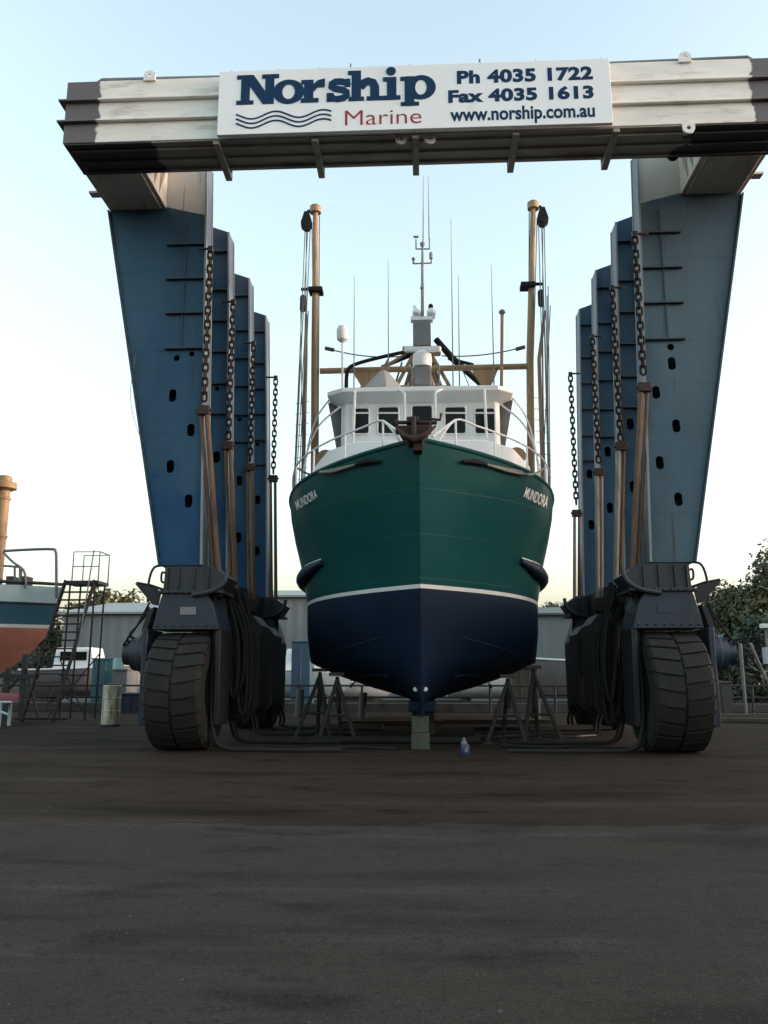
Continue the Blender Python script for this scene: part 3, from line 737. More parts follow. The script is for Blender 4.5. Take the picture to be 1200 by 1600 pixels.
# rubbing strakes (half-round) low on each side
for sg in (-1, 1):
    pts = []
    for i in range(26):
        y = 18.35+i*.36; z = 3.98-.14*(1-(1-min(1, (y-18.35)/2.4))**2)
        pts.append((BX+sg*(hull_at(y, z)+.02), y, z))
    rr = [.06+.11*min(1, i/3) for i in range(26)]
    b = MB(); b.tube(pts, rr, 12); fe = b.build('rubbing_strake', M['antifoul'], hull)
    b = MB(); b.tube([Vector(p)+Vector((sg*.03, -.05, rr[i]+.0)) for i, p in enumerate(pts[:12])], .018, 6); b.build('strake_edge', M['stripe'], fe)
# bilge keel pipes and knuckle line
for sg in (-1, 1):
    pts = []
    for i in range(20):
        y = 17.6+i*.35; t = i/19; z = 2.28-.6*(1-(1-t)**2); pts.append((BX+sg*(hull_at(y, z)+.012), y, z))
    b = MB(); b.tube(pts, .009, 6); b.build('knuckle', M['steel'], hull)
    pts = [hull_hit(658+sg*px, py, sg)+Vector((0, -.06, -.03)) for px, py in ((52, 1056), (62, 1053), (80, 1053), (94, 1056), (104, 1064), (110, 1072))]
    b = MB(); b.tube(smoothline(pts, 3), .02, 6); b.build('keel_pipe', M['antifoul'], hull)
    p = hull_hit(657+sg*7.5, 1077, sg)
    b = MB(); b.lathe([(.05, 0), (.05, -.03), (.035, -.045)], p, 'Y', 12); b.build('anode', M['stripe'], hull)
b = MB(); b.box(BX-.30, BX+.30, 18.6, 21.0, .70, .95); b.build('keel_box', M['antifoul'], hull, .04)
# bow pads: fairleads with mooring rope
for sg in (-1, 1):
    p0 = hull_hit(658+sg*62, 722, sg); p1 = hull_hit(658+sg*100, 727, sg); p2 = hull_hit(658+sg*135, 738, sg)
    ofs = Vector((sg*.03, -.06, 0))
    b = MB(); b.tube([p0+ofs, p0.lerp(p1, .5)+ofs+Vector((0, -.01, .03)), p1+ofs], [.03, .06, .035], 8); b.build('fairlead', M['black'], hull)
    q = hull_hit(658+sg*172, 742, sg)
    b = MB(); b.tube(smoothline([p1+ofs, p2+ofs+Vector((0, -.02, 0)), hull_hit(658+sg*155, 741 if sg > 0 else 739, sg)+ofs, q+ofs, hull_hit(658+sg*188, 735, sg)+ofs+Vector((sg*.06, 0, .05))]), .028, 8)
    b.tube(smoothline([p1+ofs, p2+ofs+Vector((0, 0, .05)), hull_hit(658+sg*155, 738, sg)+ofs]), .02, 6)
    b.build('mooring_rope', M['rope'], hull)
# name on both bows, laid on the plating
def bow_name(cs, sg):
    vs, fs = text_mesh('MUNDORA', .02, .0)
    bb = [min(v.x for v in vs), max(v.x for v in vs), 0, max(v.y for v in vs)]
    tl, tr_, br, bl = [Vector(c) for c in cs]; out = []
    for v in vs:
        a = (v.x-bb[0])/(bb[1]-bb[0]); c = v.y/bb[3]
        p = (bl.lerp(br, a)).lerp(tl.lerp(tr_, a), c)
        P = hull_hit(p.x, p.y, sg); out.append(P+Vector((sg*.012, -.015, 0)))
    b = MB(); b.add(out, fs); b.build('name_lettering', M['stripe'], hull, smooth=0, fix=False)
bow_name([(822, 761), (857, 777), (853.5, 794.5), (817, 776)], 1)
bow_name([(461, 783.5), (494, 764), (497, 777), (465.5, 797)], -1)

# deckhouse and wheelhouse
dh = [(-1.5, 18.9, 6.95), (1.5, 18.9, 6.95), (2.2, 19.1, 6.78), (2.66, 19.7, 6.48), (2.88, 20.8, 6.3), (2.9, 29, 6.3), (-2.9, 29, 6.3), (-2.88, 20.8, 6.3), (-2.66, 19.7, 6.48), (-2.2, 19.1, 6.78)]
b = MB(); n = len(dh)
b.add([(BX+x, y, 4.7) for x, y, z in dh]+[(BX+x, y, z) for x, y, z in dh]+[(BX, 24, 6.95), (BX-1.9, 20.6, 6.95), (BX+1.9, 20.6, 6.95), (BX, 28.5, 6.95)],
      [(i, (i+1) % n, n+(i+1) % n, n+i) for i in range(n)]+[(n+0, n+1, 2*n+2, 2*n+1)]+[(n+1, n+2, 2*n+2), (n+2, n+3, 2*n+2), (n+3, n+4, 2*n+2), (n+4, n+5, 2*n+3, 2*n+2), (n+5, n+6, 2*n+3), (n+6, n+7, 2*n+1, 2*n+3), (n+7, n+8, 2*n+1), (n+8, n+9, 2*n+1), (n+9, n, 2*n+1), (2*n+1, 2*n+2, 2*n+3)])
house = b.build('deckhouse', M['boatwhite'], boat, .03, smooth=50)
wh = [(-1.96, 20.75), (1.96, 20.75), (2.08, 20.9), (2.08, 25.5), (-2.08, 25.5), (-2.08, 20.9)]
WZ0, WZ1 = 6.95, 8.62
b = MB(); b.prism_xy([(BX+x, y) for x, y in wh], WZ0, WZ1); wheelh = b.build('wheelhouse', M['boatwhite'], boat, .02)
# visor roof flaring outwards
b = MB()
lo = [(-1.98, 20.72), (1.98, 20.72), (2.1, 20.88), (2.1, 25.6), (-2.1, 25.6), (-2.1, 20.88)]
hi = [(-2.0, 20.28), (2.0, 20.28), (2.42, 20.6), (2.42, 25.8), (-2.42, 25.8), (-2.42, 20.6)]
n = 6
b.add([(BX+x, y, 8.5) for x, y in lo]+[(BX+x, y, 8.66) for x, y in hi]+[(BX+x, y, 8.78) for x, y in hi],
      [(i, (i+1) % 6, 6+(i+1) % 6, 6+i) for i in range(6)]+[(6+i, 6+(i+1) % 6, 12+(i+1) % 6, 12+i) for i in range(6)]+[tuple(range(12, 18)), tuple(range(5, -1, -1))])
roof = b.build('wheelhouse_roof', M['boatwhite'], wheelh, .015)
# side wings
for sg in (-1, 1):
    b = MB(); X = lambda a: BX+sg*a
    b.add([(X(2.09), 21.2, 8.5), (X(2.45), 21.0, 8.64), (X(2.2), 21.3, 7.2), (X(2.09), 21.3, 7.0), (X(2.09), 21.3, 8.5), (X(2.45), 21.1, 8.64), (X(2.2), 21.4, 7.2), (X(2.09), 21.4, 7.0)],
          [(0, 1, 2, 3), (7, 6, 5, 4), (0, 4, 5, 1), (1, 5, 6, 2), (2, 6, 7, 3), (3, 7, 4, 0)])
    b.build('side_wing', M['greypaint'], wheelh)
def window(x0, x1, z0, z1, y, ya=None, yb=None):
    ya = y if ya is None else ya; yb = y if yb is None else yb
    def P(x, z, o): t = (x-x0)/(x1-x0); return (x, ya+(yb-ya)*t-o, z)
    # rounded pane
    r = .07; pts = []
    for cx, cz, a0 in ((x1-r, z1-r, 0), (x0+r, z1-r, 90), (x0+r, z0+r, 180), (x1-r, z0+r, 270)):
        for i in range(5): a = R(a0+22.5*i); pts.append((cx+r*math.cos(a), cz+r*math.sin(a)))
    b = MB(); n = len(pts)
    b.add([P(x, z, .012) for x, z in pts]+[P(x, z, -.02) for x, z in pts], [tuple(range(n))]+[(i, (i+1) % n, n+(i+1) % n, n+i) for i in range(n)])
    wn = b.build('window', M['glass'], wheelh, smooth=0)
    b = MB(); cx, cz = (x0+x1)/2, (z0+z1)/2
    b.tube([P(cx+(x-cx)*1.04, cz+(z-cz)*1.03, .015) for x, z in pts], .022, 6, closed=True)
    b.build('frame', M['boatwhite'], wn)
    return wn
WY = 20.74
def wpx(px0, px1, py0, py1, Y): a = at(px0, py1, Y); c = at(px1, py0, Y); return a.x, c.x, a.z, c.z
for q in ((550.5, 576.5, 638, 678), (742.5, 772.5, 638, 678), (590.5, 622.5, 636, 678), (643.5, 675, 634, 678), (695.5, 727, 636, 678)):
    wn = window(*wpx(*q, WY), WY)
    a = at(q[0], 646, WY); c = at(q[1], 646, WY)
    if q[0] != 643.5:
        b = MB(); b.bar((a.x, WY-.035, a.z), (c.x, WY-.035, c.z), .03, .04); b.build('glazing_bar', M['boatwhite'], wn)
# white stanchions from the deck to the visor
for px, bent in ((550.5, 0), (632, -1), (681, 1), (762, 0)):
    p0 = at(px, 690, 19.6); p1 = at(px, 615, 20.25)
    b = MB()
    if bent: pts = smoothline([(p0.x, 19.9, 6.9), (p0.x, 19.95, 8.2), (p0.x+bent*.02, 20.0, 8.5), (p0.x+bent*.18, 20.15, 8.64)])
    else: pts = [(p0.x, 19.75, 6.9), (p0.x, 20.25, 8.66)]
    b.tube(pts, .036, 8); b.build('stanchion', M['rail'], boat)
# bow rails
for sg in (-1, 1):
    b = MB()
    def cap_at(y):
        z, dz, ys, B, Ln, p = ROWS[0]; u = (y-ys)/(YE-ys); x, _, zz = row_pt(0, u); return Vector((BX+sg*(x-.06), y, zz+.05))
    top = [cap_at(y)+Vector((0, 0, .56*max(0, 1-(max(0, y-18.2)/2.2)**2))) for y in (16.0, 16.3, 16.7, 17.2, 17.8, 18.4, 19.0, 19.6, 20.2)]
    b.tube(smoothline([cap_at(15.78)]+top, 4), .022, 8)
    b.tube([cap_at(16.0)+Vector((0, 0, .56)), cap_at(15.72)+Vector((0, .02, .1))], .026, 8)
    for y in (16.0, 16.6, 17.4, 18.4):
        b.tube([cap_at(y), cap_at(y)+Vector((0, 0, .56*max(0, 1-(max(0, y-18.2)/2.2)**2)))], .022, 8)
    b.tube(smoothline([(BX+sg*2.0, 19.8, 8.1), (BX+sg*2.6, 20.2, 7.7), (BX+sg*3.0, 20.8, 7.0), (BX+sg*3.1, 21, 6.0)]), .024, 6)
    b.tube(smoothline([(BX+sg*2.3, 20.7, 8.7), (BX+sg*2.8, 21.2, 8.2), (BX+sg*3.1, 21.6, 7.2), (BX+sg*3.15, 21.8, 5.8)]), .024, 6)
    b.build('guard_rail', M['rail'], boat)
    # tan winch drums beside the house
    b = MB(); q = (BX+sg*2.55, 21.6, 7.2); b.lathe([(.25, -.18), (.25, -.14), (.14, -.13), (.14, .13), (.25, .14), (.25, .18)], q, 'Y', 16)
    b.box(q[0]-.12, q[0]+.12, 21.5, 21.8, 6.6, 7.0)
    b.build('winch_drum', M['tan'], boat)
# anchor and bow roller
p = at(647, 690, 15.3)
b = MB(); x = p.x
b.hexa([(x-.10, 15.2, 5.86), (x+.16, 15.2, 5.86), (x+.16, 15.9, 5.86), (x-.10, 15.9, 5.86), (x-.36, 15.12, 6.16), (x+.33, 15.12, 6.16), (x+.28, 15.9, 6.16), (x-.28, 15.9, 6.16)])
b.box(x-.36, x-.30, 15.12, 15.8, 6.162, 6.30); b.box(x+.27, x+.33, 15.12, 15.8, 6.162, 6.24)
roller = b.build('bow_roller', M['rust'], boat, .02)
b = MB(); b.tube([(x, 15.08, 5.84), (x, 15.10, 6.30), (x+.02, 15.6, 6.42)], [.05, .05, .04], 8)
b.tube([(x-.34, 15.06, 6.10), (x-.20, 15.02, 5.92), (x, 15.05, 5.85), (x+.2, 15.02, 5.92), (x+.42, 15.06, 6.12)], [.02, .06, .07, .06, .02], 8)
b.tube([(x-.4, 15.3, 6.27), (x+.44, 15.3, 6.25)], .04, 8)
b.box(x-.14, x+.10, 15.22, 15.5, 6.24, 6.36); b.tube([(x+.3, 15.2, 6.3), (x+.5, 15.18, 6.27), (x+.52, 15.18, 6.4)], .03, 6)
b.box(x-.02, x+.16, 15.26, 15.6, 5.70, 5.858)
b.build('anchor', M['rust'], boat, .012)
q = at(653, 698, 15.35); b = MB(); b.lathe([(.06, -.04), (.075, 0), (.05, .05)], q, 'Y', 12); b.build('bow_light', M['stripe'], boat)
# outrigger booms
BYY = 22.3
for sg in (-1, 1):
    base = at(660+sg*167, 740, BYY); mid = at(660+sg*168, 560, BYY); top = at(660+sg*(173 if sg > 0 else 167), 328 if sg < 0 else 322, BYY)
    b = MB(); b.tube([(base.x, BYY, 4.9), mid, top], [.112, .105, .075], 12)
    b.lathe([(.17, -.1), (.17, .1), (.12, .14)], (top.x, BYY, top.z), 'Z', 12)
    bo = b.build('outrigger_boom', M['tan'], boat)
    o2 = at(660+sg*176, 560, BYY-.15)
    b = MB(); b.tube([(base.x+sg*.34, BYY-.1, 5.2), (o2.x+sg*.12, BYY-.1, o2.z), (top.x+sg*.22, BYY, top.z-3.3)], [.06, .055, .04], 8); b.build('topping_spar', M['tan'], bo)
    zc = at(500, 455, BYY).z
    b = MB(); b.box(mid.x-.2, mid.x+.2, BYY-.2, BYY+.2, zc-.06, zc+.06); b.tube([(mid.x, BYY-.1, zc+.02), (mid.x+sg*.42, BYY-.1, zc+.02)], .05, 8)
    b.lathe([(.06, -.25), (.09, -.2), (.09, .2), (.06, .25)], (mid.x+sg*.36, BYY-.1, zc-.42), 'Z', 10)
    b.build('boom_fitting', M['black'], bo)
    # block
    px = top.x+sg*.26; zc2 = top.z-.42
    b = MB(); b.tube([(top.x+sg*.05, BYY, top.z+.02), (top.x+sg*.24, BYY, top.z-.05)], .05, 8)
    b.prism_xz([(px+x*sg, zc2+z) for x, z in ((-.07, .36), (.07, .36), (.17, .02), (.15, -.16), (.05, -.26), (-.07, -.26), (-.17, -.14), (-.16, .04))], BYY-.07, BYY+.07)
    b.lathe([(.10, -.09), (.10, .09)], (px, BYY, zc2-.06), 'Y', 14)
    b.build('pulley_block', M['black'], bo, .02)
    # rigging wires
    b = MB()
    for dx, ztop, dxb, yb in ((.22, top.z-.6, .55, 19.3), (.30, top.z-.62, .78, 19.9), (.14, top.z-.3, .40, 20.8), (.34, zc, .95, 19.5), (.20, zc, .62, 20.2), (.30, zc-.3, .3, 18.9), (.26, top.z-.62, .2, 21.6), (-.12, top.z-.2, -.1, 22.2), (.16, zc-.6, .28, 21.2), (.38, zc-.6, 1.05, 21.9), (.10, top.z-.4, .85, 24.5)):
        b.tube([(top.x+sg*dx, BYY, ztop), (BX+sg*min(sg*(base.x-BX)+dxb, hull_at(yb, 5.3)-.04), yb, 5.42)], .014 if dx > 0 else .016, 5)
    z = 6.2
    while z < 9.2:
        b.tube([(base.x+sg*.2, BYY-.1, z), (base.x+sg*.62, BYY+.1, z)], .009, 5); z += .32
    b.build('rigging_wire', M['wire'], bo)
# tan gallows beam with gussets and posts
zg = at(660, 577, BYY).z
xl, xr = at(500, 577, BYY).x, at(826, 577, BYY).x
b = MB(); b.tube([(xl, BYY, zg), (xr, BYY, zg+.03)], .085, 10)
for px in (572, 758):
    x = at(px, 577, BYY).x
    b.prism_xz([(x-.36, zg-.06), (x+.36, zg-.06), (x+.12, zg-.62), (x-.06, zg-.62)], BYY-.05, BYY+.05)
    b.tube([(x-.1, BYY, zg-.5), (x-.25, BYY, 8.7)], .07, 8); b.tube([(x+.05, BYY, zg-.5), (x+.2, BYY, 8.7)], .06, 8)
b.build('gallows_beam', M['tan'], boat)
# raking mast legs
MX = at(659, 560, 22.6).x; MY = 22.6
zt = at(660, 548, MY).z
b = MB()
for dx, dy, m_ in ((-.85, .9, 0), (.95, .9, 0), (-.2, .8, 0), (.25, .7, 0), (-1.05, -.6, 0), (-.62, .8, 0), (-.38, -.7, 0), (.42, -.6, 0), (.75, .8, 0), (1.15, -.4, 0)):
    b.tube([(MX+dx*.18, MY, zt), (MX+dx, MY+dy, 8.75)], .055, 8)
b.tube([(MX-.75, MY-.4, zg-.55), (MX+.72, MY-.3, zg-.55)], .06, 8); b.tube([(MX-.3, MY, zt), (MX-1.1, MY-.1, zg+.15), (MX-1.9, MY-.2, zg-.15)], .05, 8)
b.box(MX-.55, MX+.55, MY-.3, MY+.3, zt-.06, zt+.02)
mast = b.build('mast', M['tan'], boat)
b = MB()
p = [at(x, y, MY-.5) for x, y in ((541, 608), (543, 580), (556, 569), (600, 557), (642, 548))]
b.tube(smoothline(p), .055, 8); b.tube([at(596, 574, MY), at(640, 556, MY), at(658, 549, MY)], .06, 8)
b.build('exhaust_pipe', M['black'], mast)
b = MB(); b.tube([at(681, 530, MY), at(707, 560, MY), at(760, 608, MY+.5)], [.09, .10, .085], 8); b.tube([at(700, 560, MY), at(740, 570, MY)], .05, 8); b.build('derrick_arm', M['black'], mast)
# radar
za = at(660, 608, 21.6).z
RX = at(660, 590, 21.4).x; RY = 21.4
b = MB(); b.lathe([(.14, .6), (.25, .62), (.27, .80), (.25, .98), (.16, 1.06)], (RX, RY, 9.1), 'Z', 20)
rad = b.build('radar', M['boatwhite'], boat)
b = MB(); b.box(RX-.24, RX+.24, RY-.2, RY+.2, 9.16, 9.69); b.build('pedestal', M['greypaint'], rad, .03)
b = MB(); a, c = at(632, 540, RY), at(688, 552, RY); b.bar((a.x, RY+.3, a.z), (c.x, RY-.3, c.z), .12, .14); b.build('scanner', M['boatwhite'], rad, .03)
# mast head gear
a, c = at(645.5, 545, MY), at(673, 503, MY)
b = MB(); b.box(a.x, c.x, MY-.2, MY+.2, a.z, c.z); hd = b.build('instrument_box', M['greypaint'], mast, .03)
b = MB(); b.lathe([(.06, -.2), (.13, -.1), (.13, .14), (.06, .2)], at(651, 490, MY), 'Y', 14); b.lathe([(.06, -.2), (.14, -.1), (.14, .14), (.06, .2)], at(674, 490, MY), 'Y', 14)
p = at(660, 499, MY); b.box(p.x-.34, p.x+.30, MY-.12, MY+.12, p.z-.06, p.z+.04); b.tube([at(648, 478, MY), at(649, 492, MY)], .05, 8); b.build('floodlight', M['boatwhite'], mast)
b = MB(); p = at(673, 480, MY); b.lathe([(.02, -.1), (.07, -.06), (.07, .06), (.03, .1)], p, 'Z', 12); b.build('horn', M['black'], mast)
b = MB(); b.tube([at(660, 500, MY), at(660, 405, MY)], [.05, .038], 8); b.tube([at(660, 405, MY), at(660, 378, MY)], [.034, .03], 8)
b.tube([at(646, 412, MY), at(674, 411, MY)], .022, 6); b.tube([at(646, 412, MY), at(646, 404, MY)], .03, 6); b.tube([at(674, 411, MY), at(674, 406, MY)], .025, 6)
b.tube([at(650, 389, MY), at(671, 389, MY)], .022, 6); b.tube([at(650, 389, MY), at(650, 374, MY)], .022, 6); b.tube([at(671, 389, MY), at(671, 372, MY)], .022, 6)
b.tube([at(646, 370, MY), at(654, 370, MY)], .035, 6); b.lathe([(.02, -.12), (.055, -.08), (.055, .08), (.02, .13)], at(673.5, 400, MY), 'Z', 10)
b.lathe([(.03, -.1), (.07, -.02), (.07, .05), (.02, .09)], at(660, 382, MY), 'Z', 10); b.lathe([(.03, -.05), (.06, 0), (.02, .07)], at(646, 405, MY), 'Z', 10)
b.lathe([(.04, -.06), (.065, 0), (.04, .06)], at(659.5, 450, MY), 'Z', 10)
b.build('mast_pole', M['greypaint'], mast)
# whip aerials
for px0, py0, px1, py1, yy in ((661, 380, 661.5, 276, 22.6), (670.5, 374, 669, 275, 22.6), (553, 606, 553.5, 430, 21.8), (607, 600, 606.5, 405, 21.8), (708, 606, 704.5, 340, 22.0), (718, 606, 716, 430, 22.2), (772, 606, 767.5, 414, 22.0), (526, 606, 526.5, 470, 24)):
    b = MB(); p0, p1 = at(px0, py0, yy), at(px1, py1, yy); b.tube([p0, p0.lerp(p1, .4), p1], [.02, .015, .006], 6)
    if px0 != 526: b.build('whip_aerial', M['greypaint'], boat)
b = MB(); p0 = at(535, 606, 21.8); p1 = at(535, 532, 21.8); b.tube([p0, p1], .03, 8)
pl = b.build('aerial_pole', M['rail'], boat)
b = MB(); b.lathe([(.06, -.24), (.15, -.17), (.165, -.02), (.165, .12), (.13, .22), (.05, .25)], at(535, 522, 21.8), 'Z', 16); b.build('radome', M['boatwhite'], pl)
b = MB(); b.tube([at(783.5, 610, 21.8), at(784.5, 492, 21.8)], .045, 8); pl = b.build('aerial_pole', M['tan'], boat)
b = MB(); b.lathe([(.03, -.1), (.10, 0), (.07, .06), (.02, .09)], at(784.5, 488, 21.8), 'Z', 10); b.build('aerial_cap', M['greypaint'], pl)
# spreader wires with deck lamps
b = MB()
b.tube(sag(at(513, 545, MY), at(635, 556, MY), .12), .018, 6); b.tube(sag(at(690, 556, MY), at(815, 543, MY), .1), .018, 6)
b.tube([at(508, 544, MY), at(522, 547, MY)], .06, 8); b.tube([at(806, 546, MY), at(820, 542, MY)], .06, 8)
b.tube([at(560, 610, MY), at(600, 572, MY)], .015, 5); b.tube([at(720, 572, MY), at(735, 608, MY)], .015, 5); b.tube([at(690, 575, MY), at(700, 608, MY)], .012, 5); b.tube([at(628, 566, MY), at(616, 605, MY)], .03, 5)
b.tube([at(608, 558, MY), at(584, 606, MY)], .03, 6); b.tube([at(676, 566, MY), at(690, 606, MY)], .035, 6); b.tube([at(640, 575, MY), at(700, 575, MY)], .03, 6); b.tube([at(730, 578, MY), at(770, 606, MY)], .02, 6)
b.build('spreader', M['wire'], mast)
# canvas-covered gear on the roof
p = at(601, 607, 21.6); b = MB()
hc = at(603, 579, 21.0).z-8.78; b.lathe([(.60, 0), (.58, .16*hc), (.36, .55*hc), (.14, .92*hc), (.05, hc)], (p.x, 21.0, 8.78), 'Z', 9); b.build('canvas_cover', M['canvas'], boat, smooth=20)
b = MB(); b.box(p.x+.6, p.x+.85, 21.6, 21.9, 8.78, 9.15); b.build('roof_locker', M['rust'], boat, .02)
for q in (686, 643):
    b = MB(); b.tube([at(q, 606, 21.8), at(q, 572, 21.8)], .03, 6); b.build('roof_post', M['greypaint'], boat)
# aft deck structure behind, darker
b = MB(); b.tube([(BX-2.6, 29, 4.8), (BX-2.5, 29, 8.6), (BX+2.5, 29, 8.6), (BX+2.6, 29, 4.8)], .12, 8); b.build('stern_gantry', M['tan'], boat)

# ------------------------------------------------------------------ props under the boat
def keel_block(x, y, lab, nm, w=.2, h=.62):
    b = MB()
    for k in range(2):
        b.box(x-w+.01*k, x+w-.015*k, y-.2+.02*k, y+.2, k*(h/2)+.003*k, (k+1)*h/2)
    o = b.build(nm, M['timber'], None, .02); rebase(o, (x, y, 0)); tag(o, lab, 'keel block'); return o
kx = at(657, 1150, 17.6).x
keel_block(kx, 17.75, 'green stained timber block holding up the bow end of the keel', 'keel_block', .19, .66)
b = MB(); b.tube([(-2.6, 19.2, .08), (1.2, 19.1, .08)], .08, 12); o = b.build('log', M['slingdark']); tag(rebase(o, (0, 19.15, 0)), 'long dark round timber lying behind the front keel block', 'timber')
keel_block(kx+.05, 22.2, 'dark timber keel block deep in shade under the middle of the hull', 'keel_block', .3, .66)
def boat_stand(px, pyt, pxb, Y, lean, lab):
    t = at(px, pyt, Y); f = at(pxb, 1150, Y)
    s = thing('boat_stand', lab, 'boat stand', (f.x, Y, 0), 'steel boat stands under the trawler')
    b = MB(); b.box(t.x-.18, t.x+.18, Y-.15, Y+.15, t.z-.02, t.z+.06); b.build('pad', M['wood'], s, .01)
    b = MB(); b.tube([(t.x, Y, t.z-.03), (t.x+.02, Y, .75)], .045, 8); b.build('screw_post', M['rust'], s)
    for dx, dy in ((-.42, -.35), (.42, -.35), (0, .5)):
        b = MB(); b.tube([(t.x, Y, t.z*.93), (t.x+dx+lean, Y+dy, .04)], .048, 8); b.box(t.x+dx+lean-.09, t.x+dx+lean+.09, Y+dy-.09, Y+dy+.09, 0, .035); b.build('leg', M['standsteel'], s)
    b = MB(); b.tube([(t.x-.25+lean*.6, Y-.21, .6), (t.x+.25+lean*.6, Y-.21, .6)], .03, 6); b.build('brace', M['rust'], s)
boat_stand(793, 1058, 795, 19.6, -.1, 'splayed steel boat stand on the right, nearer the keel')
boat_stand(833, 1044, 838, 20.2, .12, 'splayed steel boat stand farthest right below the turn of the hull')
boat_stand(527, 1055, 527, 19.6, .05, 'splayed steel boat stand on the left, nearer the keel')
boat_stand(500, 1048, 500, 20.6, -.1, 'splayed steel boat stand farthest left below the turn of the hull')
# paint tin and bottle by the keel
p = at(727, 1180, 16.4); t = thing('paint_tin', 'small blue tin with a white lid standing on the gravel right of the keel block', 'paint tin', (p.x, 16.4, 0))
b = MB(); b.lathe([(.085, .005), (.09, .02), (.09, .2), (.085, .21)], (p.x, 16.4, 0), 'Z', 18); b.build('body', M['tin'], t)
b = MB(); b.lathe([(.06, .212), (.06, .25), (.03, .27), (.03, .32), (.02, .33)], (p.x-.02, 16.4, 0), 'Z', 14); b.build('lid', M['tinwhite'], t)
b = MB(); b.box(p.x-.01, p.x+.05, 16.302, 16.308, .07, .15); b.build('paper_label', M['tinwhite'], t)
# cables on the ground
for k, (x0, x1, y, lab) in enumerate(((-3.6, -.6, 17.6, 'thin black cable lying on the gravel left of the keel block'), (1.6, 4.3, 18.1, 'thick black cable looping along the gravel near the right front wheel'), (-2.2, -.5, 20.3, 'grey hose snaking under the left side of the hull'), (1.2, 4.2, 21.2, 'grey hose snaking under the right side of the hull'))):
    pts = [(x0+(x1-x0)*i/12, y+.22*math.sin(i*.9+k)+.05*math.sin(i*2.3), .035) for i in range(13)]
    if k == 1: pts += [(x1+.2, y-.25, .2), (x1+.12, y-.2, .7)]
    b = MB(); b.tube(smoothline(pts, 4), .03, 6); o = b.build('cable', M['slingdark'] if k < 2 else M['wire']); tag(rebase(o, ((x0+x1)/2, y, 0)), lab, 'cable')

# ------------------------------------------------------------------ left: red boat, stairs, drum
lb = thing('fishing_boat', 'fishing boat with orange-red bottom and teal stripe cut off at the left edge', 'fishing boat', (-18, 29.2, 0))
LB = [(4.60, 1.9, -12.95), (4.02, 1.85, -13.05), (3.92, 1.84, -13.1), (3.25, 1.7, -13.25), (3.13, 1.7, -13.28), (2.2, 1.2, -14.05), (1.55, .3, -15.0), (1.3, .12, -15.6)]
b = MB()
us = [0, .02, .05, .1, .17, .26, .38, .55, .75, 1]
def lpt(r, u): z, B, xs = LB[r]; x = xs-11*u; return (x, B*(1-(1-min(1, u*2.2))**2.2), z+.45*(max(0, (.5-u))**2 if False else 0))
for sg in (-1, 1):
    for r in range(len(LB)-1):
        b.cur = (0, 3, 1, 2, 3, 3, 3)[r] if False else (0, 4, 1, 2, 3, 3, 3)[r]
        g = [[(x, 29.2+sg*y, z) for x, y, z in (lpt(q, u) for u in us)] for q in (r, r+1)]
        b.grid(g if sg < 0 else g[::-1])
b.build('hull', [M['palehull'], M['tealhull'], M['stripe'], M['redhull'], M['steel']], lb, smooth=40, weld=.003)
b = MB(); b.grid([[(x, 29.2+sg*y, 4.6) for x, y, z in (lpt(0, u) for u in us)] for sg in (-1, 1)]); b.build('deck', M['greypaint'], lb)
b = MB(); b.tube([(x, 29.2-y, 4.7) for x, y, z in (lpt(0, u) for u in us)], .06, 8); b.build('rubbing_strip', M['steel'], lb)
pc = at(1, 830, 28.6)
b = MB(); b.tube([(pc.x, 28.6, 4.5), (pc.x, 28.6, 8.1)], .21, 16); fn = b.build('funnel', M['tan'], lb)
for z in (6.3, 7.7):
    b = MB(); b.lathe([(.22, 0), (.25, .05), (.25, .1), (.22, .12)], (pc.x, 28.6, z), 'Z', 16); b.build('band', M['tan'], fn)
b = MB()
b.lathe([(.24, 0), (.42, .08), (.42, .3), (.24, .36), (.24, .52), (.2, .55)], (pc.x, 28.6, 8.05), 'Z', 16); b.build('cowl', M['tan'], fn)
b = MB(); Y = 28.4
P = lambda x, y: at(x, y, Y)
b.tube(smoothline([P(6, 861), P(40, 859), P(80, 858), P(87, 862), P(88, 880), P(88, 935)], 4), .05, 8); b.build('pipe_arch', M['greypaint'], lb)
b = MB()
b.tube(smoothline([P(5, 863), P(20, 878), P(36, 890), P(40, 905), P(40, 920)], 4), .045, 8); b.tube([P(5, 884), P(32, 886)], .04, 6); b.tube([P(23, 885), P(23, 915)], .04, 6); b.tube([P(32, 886), P(32, 918)], .06, 6)
b.build('hand_rail', M['greypaint'], lb)
b = MB(); a, c = P(8, 915), P(20, 900); b.box(a.x, c.x, Y, Y+.5, 4.6, c.z); a, c = P(30, 918), P(42, 900); b.box(a.x, c.x, Y, Y+.5, 4.6, c.z); b.build('deck_box', M['wood'], lb, .02)
# cradle
t = thing('boat_cradle', 'dark steel cradle posts propping the orange-red boat', 'cradle', (-14.6, 28.6, 0))
for x in (-15.2, -14.3, -13.75):
    b = MB(); b.bar((x, 28.3, 0), (x, 28.3, 1.75 if x < -14 else 2.2), .14, .14); b.build('post', M['darksteel'], t)
b = MB(); b.bar((-16, 28.25, 1.5), (-13.2, 28.25, 1.45), .12, .16); b.bar((-15.2, 28.3, .1), (-13.7, 28.3, 1.6), .08, .08); b.bar((-13.75, 28.3, 1.9), (-13.1, 28.3, 0), .08, .08); b.build('rail', M['darksteel'], t)
